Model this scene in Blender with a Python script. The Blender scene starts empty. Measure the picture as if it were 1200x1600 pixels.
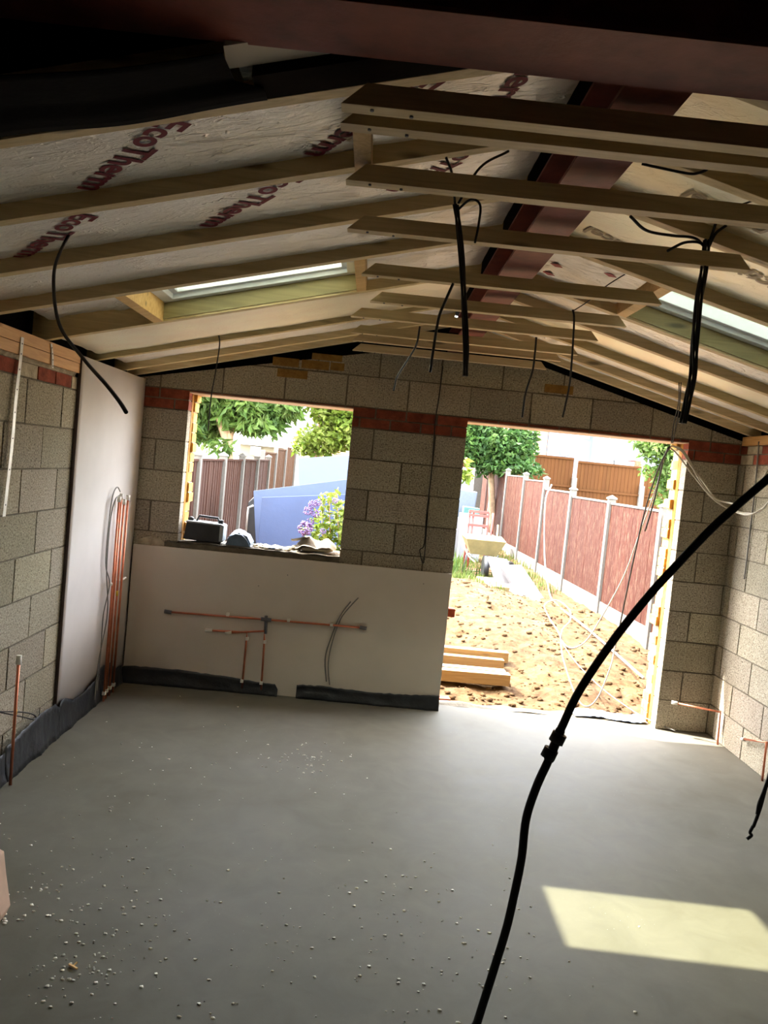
import bpy, bmesh, math, random
from mathutils import Vector, Matrix, noise
random.seed(7)
S = bpy.context.scene
COL = S.collection

# ------------------------------------------------------------------ camera
CAM = Vector((1.7304, -5.8484, 1.7635)); YAW, PITCH, ROLL, FPX = .0204, -.0573, .0974, 1245.0
def _axes():
    cy, sy, cp, sp = math.cos(YAW), math.sin(YAW), math.cos(PITCH), math.sin(PITCH)
    f = Vector((sy*cp, cy*cp, sp)); r0 = Vector((cy, -sy, 0)); u0 = r0.cross(f)
    cr, sr = math.cos(ROLL), math.sin(ROLL)
    return cr*r0+sr*u0, -sr*r0+cr*u0, f
RT, UP, FW = _axes()
cam_d = bpy.data.cameras.new('camera'); cam = bpy.data.objects.new('camera', cam_d); COL.objects.link(cam)
cam_d.sensor_fit = 'VERTICAL'; cam_d.sensor_height = 24; cam_d.lens = FPX/1600*24
cam_d.clip_start = .05; cam_d.clip_end = 300
m = Matrix((RT, UP, -FW)).transposed().to_4x4(); m.translation = CAM
cam.matrix_world = m
S.camera = cam

# ------------------------------------------------------------------ light
SUN_TO = Vector((-.755, .272, 1.0)).normalized()          # direction towards the sun
sd = bpy.data.lights.new('sun', 'SUN'); so = bpy.data.objects.new('sun', sd); COL.objects.link(so)
sd.energy = 3.1; sd.angle = math.radians(.6); sd.color = (1, .95, .85)
so.rotation_euler = (-SUN_TO).to_track_quat('-Z', 'Y').to_euler()
W = bpy.data.worlds.new('sky'); S.world = W; W.use_nodes = True
wn = W.node_tree; wn.nodes.clear()
sky = wn.nodes.new('ShaderNodeTexSky'); sky.sky_type = 'NISHITA'; sky.sun_disc = False
sky.sun_elevation = math.radians(50); sky.sun_rotation = math.radians(-72); sky.air_density = 1.0; sky.dust_density = 2.5; sky.ozone_density = 1.0
bg = wn.nodes.new('ShaderNodeBackground'); bg.inputs['Strength'].default_value = 2.15
wo = wn.nodes.new('ShaderNodeOutputWorld')
hz = wn.nodes.new('ShaderNodeMixRGB'); hz.inputs[0].default_value = .88; hz.inputs[2].default_value = (.69, .655, .585, 1)   # summer haze
wn.links.new(sky.outputs[0], hz.inputs[1]); wn.links.new(hz.outputs[0], bg.inputs[0]); wn.links.new(bg.outputs[0], wo.inputs[0])
S.view_settings.view_transform = 'Standard'; S.view_settings.look = 'None'
S.view_settings.gamma = 1; S.view_settings.use_curve_mapping = False
S.view_settings.exposure = 3.45
try:
    S.cycles.max_bounces = 14; S.cycles.diffuse_bounces = 10; S.cycles.glossy_bounces = 6; S.cycles.transparent_max_bounces = 12
    S.cycles.use_denoising = True; S.cycles.sample_clamp_indirect = 8
except Exception: pass

# ------------------------------------------------------------------ helpers
def ray(x, y): return FW + RT*(x-600)/FPX - UP*(y-800)/FPX
def at(x, y, Y):                      # the point of the place seen at photo (x, y), at depth Y
    d = ray(x, y); return CAM + d*((Y-CAM.y)/d.y)
def atx(x, y, X):
    d = ray(x, y); return CAM + d*((X-CAM.x)/d.x)
def atz(x, y, Z):
    d = ray(x, y); return CAM + d*((Z-CAM.z)/d.z)

def dk(c, k): return tuple(v*k for v in c)
def lin(c):
    return tuple((v/12.92 if v <= .04045 else ((v+.055)/1.055)**2.4) for v in [q/255 for q in c])+(1,)

class M:                              # small node-material writer
    def __init__(s, name):
        s.m = bpy.data.materials.new(name); s.m.use_nodes = True
        s.t = s.m.node_tree; s.b = s.t.nodes['Principled BSDF']; s.o = s.t.nodes['Material Output']
        s.tc = s.t.nodes.new('ShaderNodeTexCoord')
    def n(s, kind, **kw):
        x = s.t.nodes.new('ShaderNode'+kind)
        for k, v in kw.items():
            if k in x.inputs: x.inputs[k].default_value = v
            else: setattr(x, k, v)
        return x
    def l(s, a, b): s.t.links.new(a, b)
    def coord(s, scale=(1, 1, 1), rot=(0, 0, 0)):
        mp = s.n('Mapping'); mp.inputs['Scale'].default_value = scale; mp.inputs['Rotation'].default_value = rot
        s.l(s.tc.outputs['Object'], mp.inputs[0]); return mp.outputs[0]
    def noise(s, scale, detail=4, rough=.6, co=None, dist=0):
        x = s.n('TexNoise'); x.inputs['Scale'].default_value = scale; x.inputs['Detail'].default_value = detail
        x.inputs['Roughness'].default_value = rough; x.inputs['Distortion'].default_value = dist
        s.l(co or s.coord(), x.inputs['Vector']); return x.outputs['Fac']
    def ramp(s, fac, stops):
        r = s.n('ValToRGB'); cr = r.color_ramp
        while len(cr.elements) < len(stops): cr.elements.new(.5)
        for e, (p, c) in zip(cr.elements, stops): e.position = p; e.color = c if len(c) == 4 else c+(1,)
        s.l(fac, r.inputs[0]); return r.outputs[0]
    def mix(s, fac, a, b, mode='MIX'):
        x = s.n('MixRGB'); x.blend_type = mode
        for v, i in ((fac, 0), (a, 1), (b, 2)):
            if hasattr(v, 'is_linked') or hasattr(v, 'links'): s.l(v, x.inputs[i])
            else: x.inputs[i].default_value = v
        return x.outputs[0]
    def bump(s, h, strength=.3, dist=.01, prev=None):
        x = s.n('Bump'); x.inputs['Strength'].default_value = strength; x.inputs['Distance'].default_value = dist
        s.l(h, x.inputs['Height'])
        if prev: s.l(prev, x.inputs['Normal'])
        s.l(x.outputs[0], s.b.inputs['Normal']); return x.outputs[0]
    def color(s, c):
        if hasattr(c, 'links'): s.l(c, s.b.inputs['Base Color'])
        else: s.b.inputs['Base Color'].default_value = c
    def set(s, **kw):
        for k, v in kw.items(): s.b.inputs[k.replace('_', ' ')].default_value = v
        return s

def simple(name, c, rough=.6, metal=0, var=.15, scale=20, bump=0, bscale=60, spec=.5):
    a = M(name); c = lin(c)
    f = a.noise(scale, 3)
    d = tuple(v*(1-var) for v in c[:3])+(1,); e = tuple(min(1, v*(1+var)) for v in c[:3])+(1,)
    a.color(a.ramp(f, [(.3, d), (.7, e)])); a.set(Roughness=rough, Metallic=metal, Specular_IOR_Level=spec)
    if bump: a.bump(a.noise(bscale, 4), bump, .01)
    return a.m

def tinted(a, col):                   # per-piece tint stored on the mesh (blocks differ one from another)
    at_ = a.n('Attribute'); at_.attribute_name = 'tint'
    return a.mix(1.0, col, at_.outputs['Color'], 'MULTIPLY')

def mk_block():
    a = M('dense_block'); co = a.coord()
    f1 = a.noise(95, 3, .7); f2 = a.noise(6, 3); vo = a.n('TexVoronoi'); vo.inputs['Scale'].default_value = 170; a.l(co, vo.inputs['Vector'])
    c = a.ramp(f1, [(.30, lin((78, 72, 62))), (.44, lin((168, 160, 144))), (.60, lin((196, 189, 172))), (.75, lin((226, 221, 206)))])
    c = a.mix(.35, c, a.ramp(f2, [(.3, lin((150, 140, 118))), (.7, lin((185, 178, 165)))]), 'MULTIPLY')
    c = a.mix(.3, c, lin((235, 232, 225)), 'MULTIPLY')
    a.color(tinted(a, c)); a.set(Roughness=.95, Specular_IOR_Level=.15)
    b = a.bump(a.noise(110, 3, .7), .9, .006); a.bump(vo.outputs['Distance'], .35, .004, b)
    return a.m
def mk_brick(name, c1, c2):
    a = M(name); f = a.noise(14, 5, .7)
    a.color(tinted(a, a.ramp(f, [(.3, lin(c1)), (.7, lin(c2))]))); a.set(Roughness=.9, Specular_IOR_Level=.2)
    a.bump(a.noise(70, 4), .6, .006); return a.m
def mk_wood(name, c1, c2, c3=None, axis='x', scale=1):
    a = M(name)
    sc = {'x': (1.2, 22, 22), 'y': (22, 1.2, 22), 'z': (22, 22, 1.2)}[axis]
    f = a.noise(1.6*scale, 5, .6, a.coord(sc), 1.2)
    c = a.ramp(f, [(.25, lin(c1)), (.55, lin(c2)), (.8, lin(c3 or c2))])
    kn = a.n('TexVoronoi'); kn.inputs['Scale'].default_value = 1.0
    kc = {'x': (2.2, 9, 9), 'y': (9, 2.2, 9), 'z': (9, 9, 2.2)}[axis]; a.l(a.coord(kc), kn.inputs['Vector'])
    k = a.ramp(kn.outputs['Distance'], [(.06, (1, 1, 1, 1)), (.16, (0, 0, 0, 1))])
    d = tuple(v*.45 for v in lin(c1)[:3])+(1,)
    a.color(tinted(a, a.mix(k, c, d))); a.set(Roughness=.55, Specular_IOR_Level=.6)
    a.bump(f, .25, .004); return a.m
def mk_foil(name, base, rough, crease, metal=.45):
    a = M(name)
    co = a.coord((1, 1, 1))
    f1 = a.noise(34, 5, .6, a.coord((.4, 1.3, 1)), 1.2); f2 = a.noise(7, 3, .55, a.coord((.35, 1.6, 1)), 2.0)
    r = a.ramp(f2, [(.475, (0, 0, 0, 1)), (.5, (1, 1, 1, 1)), (.525, (0, 0, 0, 1))])
    vo = a.n('TexVoronoi', feature='DISTANCE_TO_EDGE'); vo.inputs['Scale'].default_value = 7; a.l(a.coord((1.4, .7, 1)), vo.inputs['Vector'])
    e = a.ramp(vo.outputs['Distance'], [(0, (1, 1, 1, 1)), (.035, (0, 0, 0, 1))])
    a.color(a.ramp(a.noise(3, 3), [(.3, lin(base)), (.7, tuple(min(1, v*1.12) for v in lin(base)[:3])+(1,))]))
    a.set(Roughness=rough, Metallic=metal)
    b = a.bump(f1, .7*crease, .012); b = a.bump(r, .7*crease, .008, b); a.bump(e, .12*crease, .003, b)
    return a.m

MB_ = {}
MB_['block'] = mk_block()
MB_['mortar'] = simple('mortar', (104, 95, 79), .95, bump=.6, var=.3, bscale=90)
MB_['mortar_light'] = simple('mortar_light', (168, 156, 132), .95, bump=.7, var=.25, bscale=70)
MB_['red'] = mk_brick('red_brick', (98, 46, 34), (146, 76, 56))
MB_['yellow'] = mk_brick('yellow_stock_brick', (170, 120, 52), (222, 178, 96))
MB_['wood'] = mk_wood('rafter_timber', (188, 168, 122), (216, 196, 150), (230, 212, 170), 'x')
MB_['wood_tie'] = mk_wood('tie_timber', (184, 164, 122), (212, 192, 148), (226, 208, 168), 'x')
MB_['wood_y'] = mk_wood('plate_timber', (186, 138, 80), (212, 166, 104), (225, 184, 126), 'y')
MB_['wood_green'] = mk_wood('treated_timber', (138, 132, 86), (164, 154, 104), (180, 168, 120), 'x')
MB_['wood_z'] = mk_wood('post_timber', (176, 140, 88), (205, 172, 116), (215, 186, 134), 'z')
MB_['wood_bright'] = mk_wood('new_timber', (208, 164, 98), (230, 192, 124), (240, 208, 146), 'x')
MB_['foil'] = mk_foil('insulation_foil', (250, 247, 240), .53, 1.5, .92)
MB_['foil_soft'] = mk_foil('insulation_glass_tissue', (250, 242, 222), .55, .4, .85)
MB_['maroon_ink'] = simple('maroon_ink', (112, 14, 42), .7, var=.08)
MB_['red_ink'] = simple('red_ink', (168, 40, 62), .5, var=.08)
MB_['grey_ink'] = simple('grey_ink', (206, 190, 166), .6, var=.08)
MB_['steel'] = simple('red_oxide_steel', (128, 60, 46), .6, var=.3, scale=9, bump=.15, bscale=30)
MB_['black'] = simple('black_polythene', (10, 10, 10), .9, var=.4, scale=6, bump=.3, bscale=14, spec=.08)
MB_['dpm'] = simple('damp_proof_membrane', (36, 38, 42), .45, var=.5, scale=7, bump=.7, bscale=16)
MB_['cable'] = simple('black_cable_sheath', (20, 19, 20), .5, var=.2)
MB_['cable_grey'] = simple('grey_cable_sheath', (120, 118, 112), .55, var=.1)
MB_['cable_white'] = simple('white_cable_sheath', (205, 198, 182), .5, var=.1)
MB_['plaster'] = simple('plasterboard_paper', (206, 200, 196), .85, var=.05, scale=2.5, bump=.05, bscale=200, spec=.2)
MB_['plaster_far'] = simple('plasterboard_grey_paper', (206, 196, 182), .7, var=.05, scale=2, bump=.08, bscale=200, spec=.2)
MB_['plaster_edge'] = simple('plasterboard_edge', (70, 56, 52), .9)
MB_['copper'] = simple('copper', (206, 126, 96), .33, metal=.85, var=.2, scale=14)
MB_['cap'] = simple('white_plastic', (226, 222, 210), .5, var=.05)
MB_['tape'] = simple('yellow_tape', (214, 178, 40), .5, var=.05)
MB_['fitting'] = simple('grey_fitting', (92, 92, 96), .5, var=.2)
MB_['zinc'] = simple('galvanised_strap', (214, 212, 205), .45, metal=.5, var=.12)
MB_['white_frame'] = simple('white_window_frame', (222, 228, 232), .45, var=.03)
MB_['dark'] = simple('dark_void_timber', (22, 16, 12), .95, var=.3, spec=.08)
MB_['dark_wall'] = simple('dark_old_wall', (96, 84, 74), .95, var=.25)
MB_['concrete'] = simple('fence_concrete', (84, 80, 73), .9, var=.12, bump=.4, bscale=80)
MB_['render'] = simple('pale_blue_render', (84, 92, 106), .9, var=.03, scale=3)
MB_['render_white'] = simple('white_render', (104, 104, 104), .9, var=.03, scale=3)
MB_['render_cream'] = simple('cream_render', (92, 86, 70), .9, var=.05, scale=3)
MB_['slate'] = simple('slate_roof', (62, 60, 62), .8, var=.15, scale=20)
MB_['poly_blue'] = simple('pale_blue_polythene', (150, 166, 188), .4, var=.15, scale=14, bump=.4, bscale=20)
MB_['glass_dark'] = simple('window_glass', (90, 100, 110), .15, var=.05)
MB_['blue'] = simple('blue_film', (34, 50, 80), .45, var=.08, scale=3, bump=.15, bscale=12)
MB_['bark'] = simple('bark', (150, 124, 96), .95, var=.3, scale=9, bump=.6, bscale=30)
MB_['purple'] = simple('purple_petal', (89, 67, 119), .7, var=.25, scale=15)
MB_['tool_black'] = simple('black_plastic', (34, 36, 38), .45, var=.2, bump=.1)
MB_['tool_grey'] = simple('grey_plastic', (150, 156, 158), .5, var=.1)
MB_['slate_blue'] = simple('blue_grey_polythene', (86, 104, 122), .35, var=.3, scale=8, bump=.4, bscale=15)
MB_['paper'] = simple('cement_paper', (130, 122, 110), .85, var=.06, bump=.2, bscale=20)
MB_['cement'] = simple('cement_powder', (163, 153, 133), .95, var=.1, bump=.4)
MB_['barrow'] = simple('cream_barrow_paint', (128, 118, 80), .55, var=.15, scale=8)
MB_['pinkred'] = simple('faded_red_paint', (128, 56, 48), .6, var=.2, scale=8)
MB_['teal'] = simple('teal_plastic', (42, 84, 79), .5, var=.1)
MB_['bluegrey'] = simple('blue_grey_plastic', (72, 80, 90), .5, var=.1)
MB_['appliance'] = simple('white_enamel', (130, 133, 138), .35, var=.03)
MB_['mdf'] = simple('pinkish_board', (206, 172, 148), .8, var=.06)
MB_['sun_timber'] = mk_wood('stacked_timber', (112, 86, 48), (128, 104, 64), (140, 116, 76), 'x')
MB_['threshold'] = simple('threshold_mortar', (92, 84, 68), .95, bump=.7, var=.3, bscale=50)
MB_['crumb'] = simple('plaster_crumb', (244, 240, 228), .9, var=.1)
MB_['soffit'] = simple('white_lintel_edge', (206, 182, 158), .8, var=.1)

def mk_leaf(name, c1, c2, c3):
    a = M(name); f = a.noise(5, 3); g = a.n('Attribute'); g.attribute_name = 'tint'
    c = a.ramp(f, [(.3, lin(c1)), (.5, lin(c2)), (.7, lin(c3))])
    c = a.mix(1.0, c, g.outputs['Color'], 'MULTIPLY'); c = a.mix(1, c, (.24, .24, .24, 1), 'MULTIPLY'); a.color(c); a.set(Roughness=.6, Specular_IOR_Level=.2)
    tr = a.n('BsdfTranslucent'); a.l(c, tr.inputs[0]); mx = a.n('MixShader'); mx.inputs[0].default_value = .35
    a.l(a.b.outputs[0], mx.inputs[1]); a.l(tr.outputs[0], mx.inputs[2]); a.l(mx.outputs[0], a.o.inputs[0]); return a.m
MB_['leaf'] = mk_leaf('tree_leaf', (92, 134, 60), (128, 170, 74), (172, 200, 104))
MB_['leaf_light'] = mk_leaf('yellow_green_leaf', (130, 170, 50), (176, 206, 74), (216, 230, 124))
MB_['leaf_dark'] = mk_leaf('dark_leaf', (60, 104, 52), (96, 146, 66), (140, 180, 90))
MB_['grass'] = mk_leaf('grass', (110, 140, 60), (150, 176, 80), (186, 196, 110))

def mk_floor():
    a = M('concrete_screed'); co = a.coord()
    big = a.noise(.9, 4, .55); mid = a.noise(5, 5, .6, dist=.6); fine = a.noise(240, 2)
    c = a.ramp(big, [(.32, lin((88, 83, 69))), (.5, lin((98, 95, 84))), (.68, lin((105, 102, 94)))])
    c = a.mix(.30, c, a.ramp(mid, [(.3, lin((84, 80, 69))), (.7, lin((124, 120, 110)))]), 'MIX')
    sp = a.n('TexVoronoi'); sp.inputs['Scale'].default_value = 38; a.l(co, sp.inputs['Vector'])
    s1 = a.ramp(sp.outputs['Distance'], [(.035, (1, 1, 1, 1)), (.06, (0, 0, 0, 1))])
    gate = a.ramp(a.noise(2.2, 3), [(.52, (0, 0, 0, 1)), (.66, (1, 1, 1, 1))])
    sg = a.mix(1, s1, gate, 'MULTIPLY')
    c = a.mix(sg, c, lin((196, 192, 182)))
    a.color(c)
    r = a.ramp(mid, [(.3, (.62, .62, .62, 1)), (.7, (.72, .72, .72, 1))]); a.l(r, a.b.inputs['Roughness'])
    a.set(Specular_IOR_Level=.12)
    a.bump(fine, .12, .002); return a.m
MB_['floor'] = mk_floor()
def mk_soil():
    a = M('soil'); f = a.noise(9, 6, .7); g = a.noise(1.2, 3)
    c = a.ramp(f, [(.3, lin((132, 100, 70))), (.5, lin((184, 150, 112))), (.7, lin((216, 190, 152)))])
    c = a.mix(.5, c, a.ramp(g, [(.35, lin((170, 140, 116))), (.65, lin((250, 226, 178)))]), 'MULTIPLY')
    a.color(a.mix(1, c, (.25, .265, .28, 1), 'MULTIPLY')); a.set(Roughness=1, Specular_IOR_Level=.1)
    a.bump(a.noise(40, 6, .75), 1, .03); return a.m
MB_['soil'] = mk_soil()
def mk_fence(name, c1, c2, fade):
    a = M(name); f = a.noise(1.4, 5, .65, a.coord((34, 34, 1.5)), .8); g = a.noise(2.0, 5, .75, a.coord((30, 30, 3.2)))
    c = a.ramp(f, [(.3, lin(c1)), (.7, lin(c2))])
    k = a.ramp(g, [(.52, (0, 0, 0, 1)), (.62, (fade*.6, fade*.6, fade*.6, 1))])
    c = a.mix(k, c, tuple(min(1.6, v*2.0) for v in lin((226, 200, 180))[:3])+(1,))
    a.color(tinted(a, a.mix(1, c, (.066, .056, .046, 1), 'MULTIPLY'))); a.set(Roughness=.9, Specular_IOR_Level=.15); a.bump(f, .4, .006); return a.m
MB_['fence_red'] = mk_fence('weathered_red_boards', (150, 66, 40), (186, 100, 66), 1.0)
MB_['fence_smooth'] = mk_fence('brown_red_boards', (160, 98, 72), (190, 124, 94), .12)
MB_['fence_orange'] = mk_fence('orange_boards', (196, 128, 62), (222, 158, 84), .05)
def mk_wallbrick():
    a = M('distant_brick'); b = a.n('TexBrick'); b.inputs['Scale'].default_value = 1
    b.inputs['Brick Width'].default_value = .225; b.inputs['Row Height'].default_value = .075; b.inputs['Mortar Size'].default_value = .008
    b.inputs['Color1'].default_value = lin((186, 142, 104)); b.inputs['Color2'].default_value = lin((166, 122, 88)); b.inputs['Mortar'].default_value = lin((190, 178, 160))
    a.l(a.coord((1, 1, 1), (math.radians(90), 0, 0)), b.inputs['Vector']); a.color(b.outputs['Color']); a.set(Roughness=.95); return a.m
MB_['far_brick'] = mk_wallbrick()
def mk_glass():
    a = M('skylight_glass'); tr = a.n('BsdfTransparent'); tr.inputs[0].default_value = (.80, .82, .72, 1)
    gl = a.n('BsdfGlossy'); gl.inputs['Roughness'].default_value = .02
    fr = a.n('Fresnel'); mx = a.n('MixShader'); a.l(fr.outputs[0], mx.inputs[0]); a.l(tr.outputs[0], mx.inputs[1]); a.l(gl.outputs[0], mx.inputs[2])
    a.l(mx.outputs[0], a.o.inputs[0]); return a.m
MB_['glass'] = mk_glass()

def white(): return (1, 1, 1, 1)
class B:
    """collects geometry and links it as one mesh object"""
    def __init__(s): s.bm = bmesh.new(); s.t = s.bm.loops.layers.float_color.new('tint'); s.mats = []
    def mi(s, k):
        if k not in s.mats: s.mats.append(k)
        return s.mats.index(k)
    def face(s, vs, mat=None, tint=None, smooth=False):
        try: f = s.bm.faces.new(vs)
        except ValueError: return None
        if mat is not None: f.material_index = s.mi(mat)
        tc = tint or (1, 1, 1, 1)
        for l in f.loops: l[s.t] = tc
        f.smooth = smooth; return f
    def hexa(s, P, mat=None, tint=None):      # P: 8 points, bottom ring 0-3, top ring 4-7
        v = [s.bm.verts.new(p) for p in P]
        for q in ((3, 2, 1, 0), (4, 5, 6, 7), (0, 1, 5, 4), (1, 2, 6, 5), (2, 3, 7, 6), (3, 0, 4, 7)): s.face([v[i] for i in q], mat, tint)
        return s
    def box(s, x0, x1, y0, y1, z0, z1, mat=None, tint=None):
        return s.hexa([(x0, y0, z0), (x1, y0, z0), (x1, y1, z0), (x0, y1, z0), (x0, y0, z1), (x1, y0, z1), (x1, y1, z1), (x0, y1, z1)], mat, tint)
    def prism(s, poly, ax, a, b, mat=None, tint=None):   # poly in the two other axes
        def P(u, v, w): return {'x': (w, u, v), 'y': (u, w, v), 'z': (u, v, w)}[ax]
        A = [s.bm.verts.new(P(u, v, a)) for u, v in poly]; Bv = [s.bm.verts.new(P(u, v, b)) for u, v in poly]
        s.face(A, mat, tint); s.face(Bv[::-1], mat, tint)
        n = len(poly)
        for i in range(n): s.face([A[i], A[(i+1) % n], Bv[(i+1) % n], Bv[i]], mat, tint)
        return s
    def beam(s, p, q, w, h, mat=None, up=(0, 0, 1), tint=None):   # bar from p to q
        p, q = Vector(p), Vector(q); d = (q-p).normalized(); u = Vector(up); r = d.cross(u).normalized(); u = r.cross(d)
        P = []
        for e in (p, q):
            P += [e-r*w/2-u*h/2, e+r*w/2-u*h/2, e+r*w/2+u*h/2, e-r*w/2+u*h/2]
        return s.hexa(P, mat, tint)
    def tube(s, pts, r, n=8, mat=None, cap=True, tint=None):
        pts = [Vector(p) for p in pts]; rings = []
        rr = r if isinstance(r, (list, tuple)) else [r]*len(pts)
        ref = None
        for i, p in enumerate(pts):
            d = (pts[min(i+1, len(pts)-1)]-pts[max(i-1, 0)])
            if d.length < 1e-9: d = Vector((0, 0, 1))
            d.normalize()
            if ref is None or abs(ref.dot(d)) > .98: ref = Vector((0, 0, 1)) if abs(d.z) < .9 else Vector((1, 0, 0))
            a = d.cross(ref).normalized(); b = a.cross(d).normalized(); ref = b
            rings.append([s.bm.verts.new(p+a*rr[i]*math.cos(t)+b*rr[i]*math.sin(t)) for t in [2*math.pi*k/n for k in range(n)]])
        for A, C in zip(rings, rings[1:]):
            for k in range(n): s.face([A[k], A[(k+1) % n], C[(k+1) % n], C[k]], mat, tint, True)
        if cap: s.face(rings[0][::-1], mat, tint); s.face(rings[-1], mat, tint)
        return s
    def ball(s, c, r, mat=None, seg=8, squash=(1, 1, 1), jit=0, tint=None):
        res = bmesh.ops.create_icosphere(s.bm, subdivisions=1 if seg < 8 else 2, radius=1)
        c = Vector(c)
        for v in res['verts']:
            k = 1+random.uniform(-jit, jit); v.co = Vector((v.co.x*r*squash[0]*k, v.co.y*r*squash[1]*k, v.co.z*r*squash[2]*k))+c
        for f in {f for v in res['verts'] for f in v.link_faces}:
            if mat is not None: f.material_index = s.mi(mat)
            f.smooth = True
            for l in f.loops: l[s.t] = tint or (1, 1, 1, 1)
        return s
    def grid(s, fn, nu, nv, mat=None, smooth=True, tint=None):
        V = [[s.bm.verts.new(fn(i/nu, j/nv)) for j in range(nv+1)] for i in range(nu+1)]
        for i in range(nu):
            for j in range(nv): s.face([V[i][j], V[i+1][j], V[i+1][j+1], V[i][j+1]], mat, tint, smooth)
        return s
    def build(s, name, mat=None, parent=None, bevel=0, solid=0, recalc=True):
        if recalc: bmesh.ops.recalc_face_normals(s.bm, faces=s.bm.faces)
        me = bpy.data.meshes.new(name); s.bm.to_mesh(me); s.bm.free()
        for k in (s.mats or [mat]): me.materials.append(MB_[k])
        o = bpy.data.objects.new(name, me); COL.objects.link(o)
        if solid:
            md = o.modifiers.new('thickness', 'SOLIDIFY'); md.thickness = solid; md.offset = 0
        if bevel:
            md = o.modifiers.new('bevel', 'BEVEL'); md.width = bevel; md.segments = 2; md.limit_method = 'ANGLE'
        if parent: o.parent = parent
        return o

def tag(o, label, cat, group=None, kind=None):
    if label: o['label'] = label
    if cat: o['category'] = cat
    if group: o['group'] = group
    if kind: o['kind'] = kind
    return o
def struct(o, label=None):
    o['kind'] = 'structure'
    if label: o['label'] = label
    return o
def thing(name, label, cat, loc=(0, 0, 0), group=None):
    o = bpy.data.objects.new(name, None); COL.objects.link(o); o.location = loc; o.empty_display_size = .05
    tag(o, label, cat, group); return o
def part(b, name, mat, root, **kw):   # part built in world coordinates under a thing whose empty stands at its base
    o = b.build(name, mat, None, **kw)
    o.parent = root; o.matrix_parent_inverse = Matrix.Translation(-ORIG.get(root.name, root.location)); return o
ORIG = {}
def smooth_path(pts, n=8):
    pts = [Vector(p) for p in pts]
    if len(pts) < 3: return pts
    out = []
    P = [pts[0]*2-pts[1]]+pts+[pts[-1]*2-pts[-2]]
    for i in range(1, len(P)-2):
        for k in range(n):
            t = k/n; a, b, c, d = P[i-1], P[i], P[i+1], P[i+2]
            out.append(.5*((2*b)+(c-a)*t+(2*a-5*b+4*c-d)*t*t+(3*b-3*c+d-a)*t**3))
    return out+[pts[-1]]
def tnt(v=.12, base=1.0):
    k = base*random.uniform(1-v, 1+v); return (k, k*random.uniform(.97, 1.01), k*random.uniform(.93, 1.0), 1)

# ------------------------------------------------------------------ roof geometry
SL = .255
def zL(x): return 2.245+SL*x          # underside of the left rafters
def zR(x): return 2.240+SL*(4.433-x)  # underside of the right rafters
WX = 4.433
WINDOW = (.36, 1.555, 1.065, 2.16)
DOOR = (2.395, 4.035, -.2, 2.15)

# ------------------------------------------------------------------ walls
def clip(poly, a, b, c):               # keep a*u+b*v<=c
    out = []
    for i, p in enumerate(poly):
        q = poly[(i+1) % len(poly)]; fp = a*p[0]+b*p[1]-c; fq = a*q[0]+b*q[1]-c
        if fp <= 0: out.append(p)
        if (fp < 0) != (fq < 0) and fp != fq:
            t = fp/(fp-fq); out.append((p[0]+(q[0]-p[0])*t, p[1]+(q[1]-p[1])*t))
    return out
def cut(rects, hole):
    hx0, hx1, hz0, hz1 = hole; out = []
    for (x0, x1, z0, z1) in rects:
        if x1 <= hx0 or x0 >= hx1 or z1 <= hz0 or z0 >= hz1: out.append((x0, x1, z0, z1)); continue
        if x0 < hx0: out.append((x0, hx0, z0, z1))
        if x1 > hx1: out.append((hx1, x1, z0, z1))
        a, b = max(x0, hx0), min(x1, hx1)
        if z0 < hz0: out.append((a, b, z0, hz0))
        if z1 > hz1: out.append((a, b, hz1, z1))
    return out
def courses(u0, u1, off, top=2.9, skip_red=False):
    """list of (rect, kind); off = joint offset of the even courses"""
    R = []; z = 0; k = 0; rows = [(i*.225, (i+1)*.225, 'block') for i in range(9)]
    rows += [(2.025, 2.1, 'red'), (2.1, 2.175, 'red')]; z = 2.175; i = 9
    while z < top: rows.append((z, z+.225, 'block')); z += .225
    bi = 0
    for (z0, z1, kd) in rows:
        L = .45 if kd == 'block' else .225
        o = off+(L/2 if (bi if kd == 'block' else round(z0/.075)) % 2 else 0)
        if kd == 'block': bi += 1
        u = o+math.floor((u0-o)/L)*L
        while u < u1:
            a, b = max(u, u0), min(u+L, u1)
            if b-a > .012: R.append(((a, b, z0, z1), kd))
            u += L
    return R
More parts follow.
